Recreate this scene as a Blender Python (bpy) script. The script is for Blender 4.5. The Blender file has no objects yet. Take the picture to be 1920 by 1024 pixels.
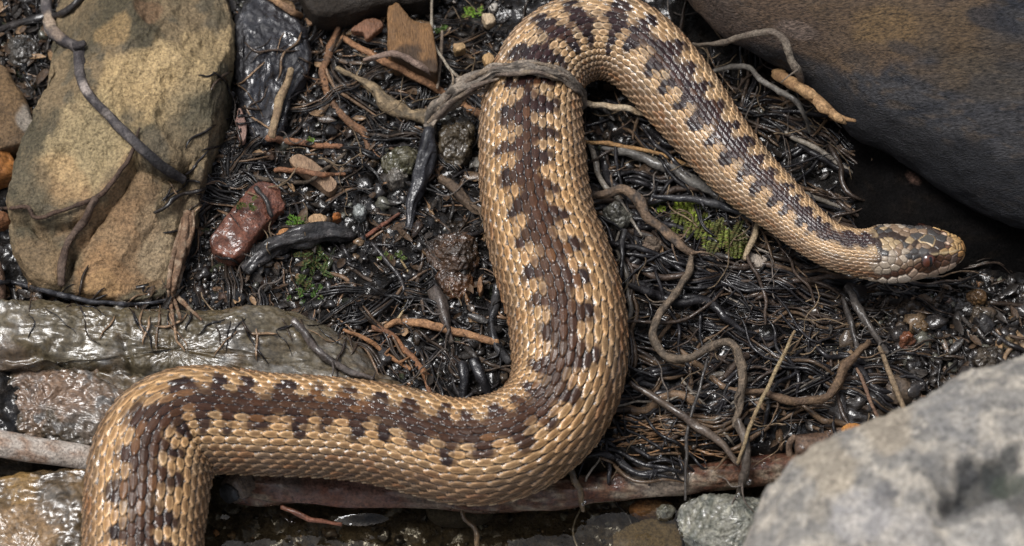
import bpy, math, random
import numpy as np
from mathutils import Vector

random.seed(7)
RNG = np.random.default_rng(11)
SC = bpy.context.scene
COL = SC.collection
SC.unit_settings.scale_length = 0.01          # one unit is one centimetre

# ------------------------------------------------------------------ camera
TILT = math.radians(27.0)
DIST = 95.0
WIDTH = 27.4                                   # width of the view at the snake, cm
TARGET = np.array([0.0, 0.0, 0.9])
EYE = TARGET + DIST * np.array([0.0, -math.sin(TILT), math.cos(TILT)])
cam = bpy.data.cameras.new('camera')
cam.sensor_width = 36.0
cam.lens = 36.0 * DIST / WIDTH
cam.clip_start = 1.0
cam.clip_end = 2000.0
cam.dof.use_dof = True
cam.dof.focus_distance = DIST
cam.dof.aperture_fstop = cam.lens * 1e-3 / 0.85   # aperture 0.85 cm wide
cam_ob = bpy.data.objects.new('camera', cam)
COL.objects.link(cam_ob)
cam_ob.location = EYE
cam_ob.rotation_euler = (TILT, 0.0, 0.0)
SC.camera = cam_ob

# ------------------------------------------------------------------ light
SUN_ELEV, SUN_AZ = 68.0, 292.0                 # azimuth clockwise from north (+Y): light from above, the upper left of the picture
world = bpy.data.worlds.new('World')
SC.world = world
world.use_nodes = True
wn = world.node_tree
for n in list(wn.nodes):
    wn.nodes.remove(n)
w_out = wn.nodes.new('ShaderNodeOutputWorld')
w_bg = wn.nodes.new('ShaderNodeBackground')
w_sky = wn.nodes.new('ShaderNodeTexSky')
w_hsv = wn.nodes.new('ShaderNodeHueSaturation')
w_sky.sky_type = 'NISHITA'
w_sky.sun_disc = False
w_sky.sun_elevation = math.radians(SUN_ELEV)
w_sky.sun_rotation = math.radians(SUN_AZ)
w_sky.air_density = 1.0
w_sky.dust_density = 5.0
w_sky.ozone_density = 1.0
w_hsv.inputs['Saturation'].default_value = 0.55   # overcast: the blue is thin
w_bg.inputs['Strength'].default_value = 0.06
wn.links.new(w_sky.outputs[0], w_hsv.inputs['Color'])
wn.links.new(w_hsv.outputs[0], w_bg.inputs['Color'])
wn.links.new(w_bg.outputs[0], w_out.inputs['Surface'])
sun = bpy.data.lights.new('sun', 'SUN')
sun.energy = 1.5
sun.angle = math.radians(23.0)
sun.color = (1.0, 0.99, 0.98)
sun_ob = bpy.data.objects.new('sun', sun)
COL.objects.link(sun_ob)
_e, _a = math.radians(SUN_ELEV), math.radians(SUN_AZ)
_dir = Vector((math.sin(_a) * math.cos(_e), math.cos(_a) * math.cos(_e), math.sin(_e)))
sun_ob.rotation_euler = _dir.to_track_quat('Z', 'Y').to_euler()
sun_ob.location = _dir * 60

SC.view_settings.view_transform = 'Standard'
SC.view_settings.look = 'None'
SC.view_settings.gamma = 1.0
SC.view_settings.use_curve_mapping = False
SC.view_settings.exposure = 0.98
SC.render.engine = 'CYCLES'
SC.cycles.use_denoising = True
SC.cycles.sample_clamp_indirect = 6.0
SC.cycles.max_bounces = 6

# ------------------------------------------------------------------ numbers
CT, ST = math.cos(TILT), math.sin(TILT)
RIGHT, UPV, FWD = np.array([1.0, 0, 0]), np.array([0, CT, ST]), np.array([0, ST, -CT])
PXW = 1920.0
FPX = PXW * DIST / WIDTH
PPC = PXW / WIDTH                              # picture units per cm at the snake


def P(px, py, z=0.0):
    """The point of the place at height z that the photograph shows at (px, py)."""
    px, py, z = np.broadcast_arrays(np.asarray(px, float), np.asarray(py, float), np.asarray(z, float))
    d = (((px - 960.0) / FPX)[..., None] * RIGHT + (-(py - 512.0) / FPX)[..., None] * UPV + FWD)
    t = (z - EYE[2]) / d[..., 2]
    return EYE + d * t[..., None]


def proj(v):
    v = np.asarray(v, float) - EYE
    dep = v @ FWD
    return 960.0 + FPX * (v @ RIGHT) / dep, 512.0 - FPX * (v @ UPV) / dep


_perm = np.random.default_rng(5).permutation(256)
_perm = np.concatenate([_perm, _perm])
_grad = np.random.default_rng(6).normal(size=(256, 3))
_grad /= np.linalg.norm(_grad, axis=1)[:, None]


def noise(p):
    p = np.asarray(p, float)
    i = np.floor(p).astype(np.int64)
    f = p - i
    i &= 255
    u = f * f * f * (f * (f * 6 - 15) + 10)
    r = 0.0
    for dx in (0, 1):
        wx = u[..., 0] if dx else 1 - u[..., 0]
        a = _perm[(i[..., 0] + dx) & 255]
        for dy in (0, 1):
            wy = u[..., 1] if dy else 1 - u[..., 1]
            b = _perm[(a + i[..., 1] + dy) & 255]
            for dz in (0, 1):
                wz = u[..., 2] if dz else 1 - u[..., 2]
                g = _grad[_perm[(b + i[..., 2] + dz) & 255]]
                r = r + wx * wy * wz * (g[..., 0] * (f[..., 0] - dx) + g[..., 1] * (f[..., 1] - dy) + g[..., 2] * (f[..., 2] - dz))
    return r * 1.6


def fbm(p, octaves=4, gain=0.5, ridged=False):
    p = np.asarray(p, float)
    a, r, s = 1.0, 0.0, 0.0
    for k in range(octaves):
        n = noise(p + 17.3 * k)
        if ridged:
            n = 1.0 - 2.0 * np.abs(n)
        r = r + a * n
        s += a
        a *= gain
        p = p * 2.03
    return r / s


def sstep(a, b, x):
    t = np.clip((x - a) / (b - a), 0, 1)
    return t * t * (3 - 2 * t)


def catmull(pts, n, closed=False):
    """A smooth curve through pts (k x d) sampled at n points evenly along its length."""
    pts = np.asarray(pts, float)
    k = len(pts)
    if closed:
        q = np.concatenate([pts[-1:], pts, pts[:2]])
        m = k
    else:
        q = np.concatenate([2 * pts[:1] - pts[1:2], pts, 2 * pts[-1:] - pts[-2:-1]])
        m = k - 1
    out = []
    sub = max(8, int(4 * n / max(m, 1)))
    t = np.linspace(0, 1, sub, endpoint=False)[:, None]
    for i in range(m):
        a, b, c, d = q[i], q[i + 1], q[i + 2], q[i + 3]
        out.append(0.5 * (2 * b + (c - a) * t + (2 * a - 5 * b + 4 * c - d) * t ** 2 + (3 * b - a - 3 * c + d) * t ** 3))
    if not closed:
        out.append(pts[-1:])
    out = np.concatenate(out)
    if closed:
        out = np.concatenate([out, out[:1]])
    seg = np.linalg.norm(np.diff(out[:, :min(3, out.shape[1])], axis=0), axis=1)
    L = np.concatenate([[0], np.cumsum(seg)])
    s = np.linspace(0, L[-1], n, endpoint=not closed)
    return np.stack([np.interp(s, L, out[:, j]) for j in range(out.shape[1])], axis=1)


def seg_dist(px, py, line):
    """Distance of points (px, py) from a polyline, picture units."""
    best = np.full(np.shape(px), 1e9)
    for (ax, ay), (bx, by) in zip(line[:-1], line[1:]):
        dx, dy = bx - ax, by - ay
        t = np.clip(((px - ax) * dx + (py - ay) * dy) / (dx * dx + dy * dy + 1e-9), 0, 1)
        best = np.minimum(best, np.hypot(px - ax - t * dx, py - ay - t * dy))
    return best


# ------------------------------------------------------------------ objects
def mesh_obj(name, V, F, mat, cols=None, parent=None, smooth=True, origin=None, keep_origin=False):
    V = np.asarray(V, np.float64)
    if parent is not None:
        o0 = np.array(parent.location)
        loc = (0, 0, 0)
    elif keep_origin:
        o0 = np.zeros(3)
        loc = (0, 0, 0)
    else:
        o0 = np.array(origin if origin is not None else [V[:, 0].mean(), V[:, 1].mean(), V[:, 2].min()])
        loc = o0
    W = (V - o0).astype(np.float32)
    me = bpy.data.meshes.new(name)
    if isinstance(F, np.ndarray):
        k = F.shape[1]
        me.vertices.add(len(W))
        me.vertices.foreach_set('co', W.ravel())
        me.loops.add(F.size)
        me.polygons.add(len(F))
        me.polygons.foreach_set('loop_start', np.arange(0, F.size, k, dtype=np.int32))
        me.loops.foreach_set('vertex_index', F.astype(np.int32).ravel())
        me.update(calc_edges=True)
    else:
        me.from_pydata([tuple(v) for v in W], [], [tuple(int(i) for i in f) for f in F])
    if cols is not None:
        at = me.attributes.new('Col', 'FLOAT_COLOR', 'POINT')
        c = np.ones((len(W), 4), np.float32)
        c[:, :3] = np.clip(cols, 0, 1)
        at.data.foreach_set('color', c.ravel())
    me.polygons.foreach_set('use_smooth', np.full(len(me.polygons), smooth))
    me.materials.append(mat)
    me.update()
    o = bpy.data.objects.new(name, me)
    COL.objects.link(o)
    o.location = loc
    if parent is not None:
        o.parent = parent
    return o


def tag(o, label=None, cat=None, group=None, kind=None):
    for k, v in (('label', label), ('category', cat), ('group', group), ('kind', kind)):
        if v:
            o[k] = v
    return o


def grid_faces(nu, nv, close_v=True):
    """Quads of an nu x nv grid, v running round when close_v."""
    i = np.arange(nu - 1)[:, None]
    j = np.arange(nv if close_v else nv - 1)[None, :]
    jn = (j + 1) % nv
    a = i * nv + j
    b = i * nv + jn
    return np.stack([a, b, b + nv, a + nv], axis=-1).reshape(-1, 4)


def grid_normals(V):
    """Normals of a closed-round grid V (nu, nv, 3)."""
    du = np.gradient(V, axis=0)
    dv = np.roll(V, -1, axis=1) - np.roll(V, 1, axis=1)
    n = np.cross(dv, du)
    return n / (np.linalg.norm(n, axis=-1, keepdims=True) + 1e-12)


# ------------------------------------------------------------------ materials
def surface(name, rough=(0.35, 0.6), fine=14.0, var=0.35, bumps=((9.0, 0.5, 0.05),), coat=0.0, coat_rough=0.08,
            spec=0.5, stretch=(1, 1, 1), rough_scale=2.5, patchy=False, film=7.0):
    """Colour comes from the mesh's own pigment; the nodes add grain, fine relief and patchy wetness."""
    m = bpy.data.materials.new(name)
    m.use_nodes = True
    nt = m.node_tree
    b = nt.nodes['Principled BSDF']
    L = nt.links.new
    tc = nt.nodes.new('ShaderNodeTexCoord')
    mp = nt.nodes.new('ShaderNodeMapping')
    mp.inputs['Scale'].default_value = stretch
    L(tc.outputs['Object'], mp.inputs['Vector'])
    at = nt.nodes.new('ShaderNodeAttribute')
    at.attribute_name = 'Col'
    n1 = nt.nodes.new('ShaderNodeTexNoise')
    n1.inputs['Scale'].default_value = fine
    n1.inputs['Detail'].default_value = 5
    n1.inputs['Roughness'].default_value = 0.65
    L(mp.outputs[0], n1.inputs['Vector'])
    r1 = nt.nodes.new('ShaderNodeMapRange')
    r1.inputs['From Min'].default_value = 0.3
    r1.inputs['From Max'].default_value = 0.7
    r1.inputs['To Min'].default_value = 1 - var
    r1.inputs['To Max'].default_value = 1 + var
    L(n1.outputs['Fac'], r1.inputs['Value'])
    mx = nt.nodes.new('ShaderNodeVectorMath')
    mx.operation = 'SCALE'
    L(at.outputs['Color'], mx.inputs[0])
    L(r1.outputs[0], mx.inputs['Scale'])
    L(mx.outputs[0], b.inputs['Base Color'])
    n2 = nt.nodes.new('ShaderNodeTexNoise')
    n2.inputs['Scale'].default_value = rough_scale
    n2.inputs['Detail'].default_value = 3
    L(mp.outputs[0], n2.inputs['Vector'])
    r2 = nt.nodes.new('ShaderNodeMapRange')
    r2.inputs['From Min'].default_value = 0.35
    r2.inputs['From Max'].default_value = 0.65
    r2.inputs['To Min'].default_value = rough[0]
    r2.inputs['To Max'].default_value = rough[1]
    L(n2.outputs['Fac'], r2.inputs['Value'])
    L(r2.outputs[0], b.inputs['Roughness'])
    b.inputs['Specular IOR Level'].default_value = spec
    if coat:
        rc = nt.nodes.new('ShaderNodeMapRange')          # the film of water is broken, not a varnish
        rc.inputs['From Min'].default_value = 0.60 if 8 < film < 8.8 else 0.56
        rc.inputs['From Max'].default_value = 0.45 if 8 < film < 8.8 else 0.42
        rc.inputs['To Min'].default_value = 0.0 if patchy else coat
        rc.inputs['To Max'].default_value = coat
        L(n2.outputs['Fac'], rc.inputs['Value'])
        L(rc.outputs[0], b.inputs['Coat Weight'])
        b.inputs['Coat Roughness'].default_value = coat_rough
    prev = None
    for sc, st, di in bumps:
        nb = nt.nodes.new('ShaderNodeTexNoise')
        nb.inputs['Scale'].default_value = sc
        nb.inputs['Detail'].default_value = 6
        nb.inputs['Roughness'].default_value = 0.6
        L(mp.outputs[0], nb.inputs['Vector'])
        bp = nt.nodes.new('ShaderNodeBump')
        bp.inputs['Strength'].default_value = st
        bp.inputs['Distance'].default_value = di
        L(nb.outputs['Fac'], bp.inputs['Height'])
        if prev is not None:
            L(prev.outputs[0], bp.inputs['Normal'])
        prev = bp
    if prev is not None:
        L(prev.outputs[0], b.inputs['Normal'])
    if coat and film:
        nf = nt.nodes.new('ShaderNodeTexNoise')          # water lies smoother than what it wets
        nf.inputs['Scale'].default_value = film
        nf.inputs['Detail'].default_value = 3
        L(tc.outputs['Object'], nf.inputs['Vector'])
        bf = nt.nodes.new('ShaderNodeBump')
        bf.inputs['Strength'].default_value = 0.5
        bf.inputs['Distance'].default_value = 0.35 / film
        L(nf.outputs['Fac'], bf.inputs['Height'])
        L(bf.outputs[0], b.inputs['Coat Normal'])
    return m


M_SCALE = surface('snake skin', rough=(0.16, 0.34), fine=26, var=0.28, bumps=((34, 0.3, 0.02),), spec=0.36, rough_scale=1.2, coat=0.55, coat_rough=0.07, patchy=True, film=0)
M_EYE = surface('snake eye', rough=(0.05, 0.05), fine=20, var=0.1, bumps=(), coat=1.0, coat_rough=0.02, film=0)
M_ROCK = surface('dry rock', rough=(0.45, 0.8), fine=12, var=0.6, bumps=((5, 0.8, 0.16), (24, 0.9, 0.06)), spec=0.35)
M_WETROCK = surface('wet rock', rough=(0.16, 0.5), fine=9, var=0.6, bumps=((3.2, 0.35, 0.12), (15, 0.6, 0.045)), coat=1.0, coat_rough=0.07, spec=0.5, rough_scale=2.0, patchy=True)
M_DARKROCK = surface('dark damp rock', rough=(0.45, 0.75), fine=13, var=0.95, bumps=((4, 0.35, 0.08), (20, 1.0, 0.06)), stretch=(0.5, 1.4, 1.2), rough_scale=1.5, spec=0.3)
M_LEDGE = surface('streaming wet rock', rough=(0.16, 0.5), fine=9, var=0.6, bumps=((2.4, 0.22, 0.10), (14, 0.45, 0.035)), coat=1.0, coat_rough=0.09, spec=0.4, rough_scale=1.5, patchy=True, film=8.5)
M_HOLLOW_SHADE = surface('hollow shade rock', rough=(0.7, 0.9), fine=13, var=0.9, bumps=((4, 0.35, 0.08), (20, 0.8, 0.05)), spec=0.06)  # dull rock for the hollow, whose shade is painted in
M_SOIL = surface('wet soil', rough=(0.25, 0.6), fine=10, var=0.7, bumps=((6, 1.0, 0.16), (20, 1.0, 0.07)), coat=1.0, coat_rough=0.08, spec=0.2, rough_scale=3.5, patchy=True)
M_GRAVEL = surface('wet grit', rough=(0.2, 0.5), fine=11, var=0.55, bumps=((13, 0.7, 0.06),), coat=0.8, coat_rough=0.07, spec=0.2)
M_BARK = surface('dry bark', rough=(0.5, 0.8), fine=14, var=0.55, bumps=((10, 0.9, 0.08), (30, 0.7, 0.03)), spec=0.3)
M_WETROOT = surface('wet root', rough=(0.22, 0.5), fine=14, var=0.55, bumps=((10, 0.7, 0.05),), coat=0.75, coat_rough=0.12, spec=0.22, rough_scale=2.6, patchy=True, film=12.0)
M_WOOD = surface('split wood', rough=(0.45, 0.7), fine=10, var=0.50, bumps=((8, 0.9, 0.06),), stretch=(3.0, 0.6, 1.5), spec=0.3)
M_WETWOOD = surface('wet wood', rough=(0.3, 0.55), fine=10, var=0.65, bumps=((5, 0.6, 0.1), (16, 0.9, 0.06)), coat=0.8, coat_rough=0.08, spec=0.3, patchy=True, film=9.0)
M_BRANCH = surface('wet branch', rough=(0.25, 0.5), fine=10, var=0.7, bumps=((5, 0.6, 0.1), (16, 0.9, 0.06)), coat=0.7, coat_rough=0.10, spec=0.25, film=6.0, patchy=True)
M_MOSS = surface('moss', rough=(0.4, 0.6), fine=12, var=0.45, bumps=(), spec=0.3)


# ------------------------------------------------------------------ ground
def ground_h(x, y):
    x = np.asarray(x, float)
    y = np.asarray(y, float)
    p = np.stack([x, y, np.zeros_like(x)], -1)
    px, py = proj(p)
    q = np.stack([x, y, np.full_like(x, 3.1)], -1)
    h = 0.40 * fbm(q * 0.45, 3) + 0.26 * fbm(q * 1.5, 3)
    bank = sstep(835, 895, py + 14 * noise(q * 0.8))
    h = h - 1.75 * bank
    h = h - 0.9 * np.exp(-((px - 1650) / 120) ** 2 - ((py - 480) / 70) ** 2)
    h = h + 0.35 * np.exp(-((px - 1340) / 240) ** 2 - ((py - 520) / 260) ** 2)
    return h


def build_ground():
    fx = np.concatenate([np.linspace(-400, -50, 16)[:-1], np.arange(-50, -16, 0.5), np.arange(-16, 16, 0.092), np.arange(16, 50, 0.5), np.linspace(50, 400, 16)])
    fy = np.concatenate([np.linspace(-400, -40, 16)[:-1], np.arange(-40, -11, 0.5), np.arange(-11, 11.5, 0.092), np.arange(11.5, 45, 0.5), np.linspace(45, 400, 16)])
    X, Y = np.meshgrid(fx, fy, indexing='ij')
    Z = ground_h(X, Y)
    q = np.stack([X, Y, Z], -1)
    px, py = proj(np.stack([X, Y, np.zeros_like(X)], -1))
    bank = sstep(835, 895, py)
    rough = (1 - 0.75 * bank) * (np.abs(X) < 50) * (np.abs(Y) < 45)
    Z = np.where((np.abs(X) < 50.5) & (np.abs(Y) < 45.5), Z, -1.5 * sstep(0, 1, bank))
    Z = Z + rough * (0.10 * fbm(q * 3.7, 3, 0.6) + 0.075 * fbm(q * 9.0, 2, ridged=True))
    V = np.stack([X, Y, Z], -1)
    n = fbm(q * 1.1 + 40, 4)[..., None]
    n2 = fbm(q * 3.3 + 80, 3)[..., None]
    c = np.array([0.0065, 0.0055, 0.005]) + np.clip(n, -0.5, 1) * np.array([0.006, 0.0045, 0.003]) + np.clip(n2, 0, 1) * np.array([0.020, 0.014, 0.009])
    bed = np.array([0.060, 0.046, 0.028]) * (1 + 0.9 * n2 + 0.5 * n)
    c = np.clip(c, 0.003, 1) * (1 - bank[..., None]) + bed * bank[..., None]
    F = grid_faces(len(fx), len(fy), False)
    o = mesh_obj('ground', V.reshape(-1, 3), F, M_SOIL, np.clip(c, 0.004, 1).reshape(-1, 3), keep_origin=True)
    tag(o, kind='structure')


build_ground()


def build_water():
    m = bpy.data.materials.new('stream water')
    m.use_nodes = True
    nt = m.node_tree
    for n in list(nt.nodes):
        nt.nodes.remove(n)
    out = nt.nodes.new('ShaderNodeOutputMaterial')
    mix = nt.nodes.new('ShaderNodeMixShader')
    tr = nt.nodes.new('ShaderNodeBsdfTransparent')
    tr.inputs['Color'].default_value = (0.80, 0.76, 0.66, 1)
    gl = nt.nodes.new('ShaderNodeBsdfGlossy')
    gl.inputs['Roughness'].default_value = 0.03
    fr = nt.nodes.new('ShaderNodeFresnel')
    fr.inputs['IOR'].default_value = 1.4
    nz = nt.nodes.new('ShaderNodeTexNoise')
    nz.inputs['Scale'].default_value = 1.1
    nz.inputs['Detail'].default_value = 3
    tc = nt.nodes.new('ShaderNodeTexCoord')
    bp = nt.nodes.new('ShaderNodeBump')
    bp.inputs['Strength'].default_value = 0.45
    bp.inputs['Distance'].default_value = 0.12
    L = nt.links.new
    L(tc.outputs['Object'], nz.inputs['Vector'])
    L(nz.outputs['Fac'], bp.inputs['Height'])
    L(bp.outputs[0], gl.inputs['Normal'])
    L(bp.outputs[0], fr.inputs['Normal'])
    L(fr.outputs[0], mix.inputs[0])
    L(tr.outputs[0], mix.inputs[1])
    L(gl.outputs[0], mix.inputs[2])
    L(mix.outputs[0], out.inputs['Surface'])
    fx = np.concatenate([np.linspace(-300, -18, 8)[:-1], np.linspace(-18, 18, 300), np.linspace(18, 300, 8)[1:]])
    fy = np.concatenate([np.linspace(-90, -12, 8)[:-1], np.linspace(-12, P(960, 800, -0.85)[1], 110)])
    X, Y = np.meshgrid(fx, fy, indexing='ij')
    q = np.stack([X, Y, 0 * X], -1)
    Z = -0.85 + 0.012 * fbm(q * 0.9, 2)
    wx, wy = proj(np.stack([X, Y, 0 * X - 0.85], -1))
    for cx, cy, rx, ry, amp in ((700, 962, 34, 14, 0.11), (660, 966, 26, 10, 0.07), (1152, 850, 30, 12, 0.10), (640, 895, 50, 8, 0.05), (415, 960, 18, 12, 0.06), (1390, 930, 30, 14, 0.06), (980, 1000, 60, 16, 0.04), (1200, 1015, 40, 10, 0.05)):
        Z = Z + amp * np.exp(-((wx - cx) / rx) ** 2 - ((wy - cy) / ry) ** 2)     # added swells, tilted to throw glints of the sun
    o = mesh_obj('water', np.stack([X, Y, Z], -1).reshape(-1, 3), grid_faces(len(fx), len(fy), False), m, keep_origin=True)
    tag(o, kind='structure')


build_water()


# ------------------------------------------------------------------ rocks
def rock(name, label, cat, outline, z=0.0, top=1.0, bot=1.0, p=2.6, res=(220, 90), rough=0.12, fine=0.04, freq=0.5,
         bumps=(), cracks=(), tints=(), base=((0.2, 0.15, 0.1), (0.12, 0.09, 0.06)), mat=None, group=None, seed=0,
         under=0.75, centre=None, colour_freq=0.5, strata=None, parent=None, streak=(1, 1, 1), sharp=0.35, slope=(0, 0), facets=0, steps=(), tint_aspect=1.0):
    na, nt = res
    out = catmull(outline, na, closed=True)
    Q = P(out[:, 0], out[:, 1], z)[:, :2]
    area = 0.5 * np.sum(Q[:, 0] * np.roll(Q[:, 1], -1) - np.roll(Q[:, 0], -1) * Q[:, 1])
    if area < 0:
        Q = Q[::-1]
    C = P(centre[0], centre[1], z)[:2] if centre else Q.mean(axis=0)
    t = np.linspace(0, 1, nt)
    al = np.where(t < 0.72, t / 0.72 * math.pi / 2, math.pi / 2 + (t - 0.72) / 0.28 * math.pi * under * 0.5)
    e = 2.0 / p
    rho = np.abs(np.sin(al)) ** e
    if p > 2:                                   # even spacing over a flat top
        rho = np.where(al <= math.pi / 2, np.sin(np.minimum(al, math.pi / 2)), rho)
        zz = np.where(al <= math.pi / 2, (1 - np.minimum(rho, 1) ** p) ** (1 / 2.0 if p < 4 else 1 / p), -np.abs(np.cos(al)) ** e)
    else:
        zz = np.sign(np.cos(al)) * np.abs(np.cos(al)) ** e
    rho = np.maximum(rho, 0.002)
    XY = C + rho[:, None, None] * (Q - C)[None]
    Z = z + np.where(zz > 0, top, bot)[:, None] * zz[:, None] * np.ones(na)[None]
    V = np.concatenate([XY, Z[..., None]], -1)
    ppx, ppy = proj(V)
    up = sstep(0.0, 0.35, np.maximum(zz, 0))[:, None]
    for bx, by, br, amp in bumps:
        V[..., 2] += amp * np.exp(-((ppx - bx) ** 2 + (ppy - by) ** 2) / (2 * br * br)) * up
    if facets:                                   # broken faces: planes that cut the lump
        rf = np.random.default_rng(seed + 100)
        rel = V[..., :2] - C
        for i in range(facets):
            ph = 2 * math.pi * (i + rf.uniform(-0.4, 0.4)) / facets * (1 if i % 2 else 2.6)
            e = np.array([math.cos(ph), math.sin(ph)])
            rad = np.abs((Q - C) @ e).max()
            pl = z + top * rf.uniform(0.72, 1.0) - rf.uniform(0.5, 1.6) * top / rad * (rel @ e - rf.uniform(0.1, 0.62) * rad)
            pl = pl + 0.12 * top * fbm(V * 0.7 / max(rad * 0.3, 0.1) + i, 2)
            kk = 0.05 * top
            hh = np.clip(0.5 + 0.5 * (pl - V[..., 2]) / kk, 0, 1)
            cut = pl * (1 - hh) + V[..., 2] * hh - kk * hh * (1 - hh)
            V[..., 2] = np.where(up > 0, np.maximum(cut, np.minimum(V[..., 2], z + 0.05 * top)), V[..., 2])
    for poly, dz, soft in steps:
        wx, wy = ppx + 5 * noise(V * 2.0), ppy + 5 * noise(V * 2.0 + 5)
        ins = np.zeros(wx.shape, bool)
        pp = list(poly)
        for (ax, ay), (bx_, by_) in zip(pp, pp[1:] + pp[:1]):
            c1 = (ay > wy) != (by_ > wy)
            ins ^= c1 & (wx < (bx_ - ax) * (wy - ay) / (by_ - ay + 1e-9) + ax)
        sd = seg_dist(wx, wy, pp + pp[:1]) * np.where(ins, 1, -1)
        V[..., 2] += dz * sstep(-soft, soft, sd) * up
    V[..., 2] += slope[0] * (V[..., 0] - C[0]) + slope[1] * (V[..., 1] - C[1])
    N = grid_normals(V)
    N *= np.where(((V[nt // 3] - np.array([C[0], C[1], z])) * N[nt // 3]).sum(-1).mean() < 0, -1, 1)
    q = V * freq + seed * 7.7
    keep = np.where(zz > 0, 1, 1)[:, None]
    d = rough * fbm(q, 3) + fine * fbm(q * 6, 3, 0.6) + 0.5 * fine * fbm(q * 5 + 3, 3, 0.6, ridged=True)
    if strata:
        amp, per, ang = strata
        w = (ppy * math.cos(ang) - ppx * math.sin(ang)) / per + 0.8 * fbm(q * 0.8 + 9, 3)
        saw = w - np.floor(w)
        d = d + amp * (saw - sstep(0.8, 1.0, saw)) - 0.5 * amp
    V = V + N * (d * keep)[..., None]
    for line, w, dep in cracks:
        dist = seg_dist(ppx + 7 * noise(q * 4), ppy + 7 * noise(q * 4 + 5), line)
        V[..., 2] -= dep * np.exp(-(dist / w) ** 2) * up
    n = fbm(q * (colour_freq / freq) * np.array(streak) + 30, 4)[..., None]
    k = sstep(-sharp, sharp, n)
    c = np.array(base[0]) * (1 - k) + np.array(base[1]) * k
    if len(base) > 2:
        k2 = sstep(0.15 - 0.3 * sharp, 0.15 + 0.85 * sharp, fbm(q * (colour_freq / freq) * 2.2 * np.array(streak) + 70, 4))[..., None]
        c = c * (1 - k2) + np.array(base[2]) * k2
    warp = fbm(q * 2.0 + 11, 4)
    for tx, ty, tr, tc_, s in tints:
        dd = np.hypot((ppx - tx - 0.18 * (ppy - ty)) / tint_aspect, ppy - ty - 0.18 * (ppx - tx)) / tr if tint_aspect != 1.0 else np.hypot(ppx - tx, ppy - ty) / tr
        k = (s * (1 - sstep(0.70, 1.08, dd + 0.8 * warp)))[..., None]
        c = c * (1 - k) + np.array(tc_) * k
    F = grid_faces(nt, na, True)[:, ::-1].copy()
    Vf = V.reshape(-1, 3)
    o = mesh_obj(name, Vf, F, mat or M_ROCK, c.reshape(-1, 3), parent=parent)
    if parent is None:
        tag(o, label, cat, group)
    return o


# ------------------------------------------------------------------ roots, twigs and stems
def tube_arrays(W, R, sides=8, bark=0.12, seed=0, cut=False, knots=0.0):
    """A tapering tube along W (n x 3) with radii R; returns vertices, quads, (station, side) coordinates."""
    n = len(W)
    T = np.gradient(W, axis=0)
    T /= np.linalg.norm(T, axis=1, keepdims=True) + 1e-9
    U = np.empty_like(W)
    ref = np.array([0, 0, 1.0]) if abs(T[0, 2]) < 0.9 else np.array([1.0, 0, 0])
    U[0] = ref - T[0] * (ref @ T[0])
    U[0] /= np.linalg.norm(U[0])
    for i in range(1, n):
        u = U[i - 1] - T[i] * (U[i - 1] @ T[i])
        U[i] = u / (np.linalg.norm(u) + 1e-9)
    B = np.cross(T, U)
    a = np.arange(sides) / sides * 2 * math.pi
    ca, sa = np.cos(a)[None, :, None], np.sin(a)[None, :, None]
    D = ca * U[:, None] + sa * B[:, None]
    L = np.concatenate([[0], np.cumsum(np.linalg.norm(np.diff(W, axis=0), axis=1))])
    rr = R[:, None] * np.ones(sides)[None]
    if bark:
        s3 = np.stack([np.broadcast_to(np.cos(a)[None] * 1.6, rr.shape), np.broadcast_to(np.sin(a)[None] * 1.6, rr.shape),
                       np.broadcast_to((L / max(R.max(), 1e-4) * 0.22)[:, None], rr.shape)], -1) + seed * 3.1
        rr = rr * (1 + bark * 2.2 * noise(s3) + bark * 1.5 * noise(s3 * np.array([3.0, 3.0, 2.0]) + 9))
    if knots:
        rr = rr * (1 + knots * np.maximum(0, noise(np.stack([L * 0.9 + seed, 0 * L, 0 * L + seed], -1)))[:, None])
    V = W[:, None] + D * rr[..., None]
    endc = [W[0] - T[0] * R[0] * (0.1 if cut else 0.7), W[-1] + T[-1] * R[-1] * (0.1 if cut else 0.7)]
    V = np.concatenate([V.reshape(-1, 3), np.array(endc)])
    F = grid_faces(n, sides, True)
    i0, i1 = n * sides, n * sides + 1
    j = np.arange(sides)
    jn = (j + 1) % sides
    c0 = np.stack([np.full(sides, i0), jn, j, np.full(sides, i0)], -1)
    c1 = np.stack([np.full(sides, i1), (n - 1) * sides + j, (n - 1) * sides + jn, np.full(sides, i1)], -1)
    return V, F, c0, c1, L


def lay(pts, dz, n, above=True):
    """Curve points (px, py[, height]) -> world; a height is over the ground (above) or absolute."""
    pts = [tuple(p) + ((dz,) if len(p) == 2 else ()) for p in pts]
    c = catmull(np.array(pts, float), n)
    z = c[:, 2].copy()
    if above:
        z = surface_z(c[:, 0], c[:, 1]) + c[:, 2]
        k = np.ones(7) / 7
        z = np.convolve(np.pad(z, 3, mode='edge'), k, mode='valid')
    return P(c[:, 0], c[:, 1], z)


SOLIDS = []


def add_solid(o):
    from mathutils.bvhtree import BVHTree
    me = o.data
    lo = o.matrix_basis.translation + (o.parent.matrix_basis.translation if o.parent else Vector((0, 0, 0)))
    SOLIDS.append(BVHTree.FromPolygons([v.co + lo for v in me.vertices], [tuple(p.vertices) for p in me.polygons]))
    return o


def surface_z(px, py):
    """Height of the topmost stone or the ground that is seen at (px, py)."""
    z = np.zeros(len(px))
    for _ in range(3):
        w = P(px, py, z)
        z = ground_h(w[:, 0], w[:, 1])
    far = P(px, py, -30.0)
    for i in range(len(px)):
        d = Vector(far[i] - EYE).normalized()
        for t in SOLIDS:
            hit = t.ray_cast(Vector(EYE), d)
            if hit[0] is not None and hit[0].z > z[i]:
                z[i] = hit[0].z
    return z


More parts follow.
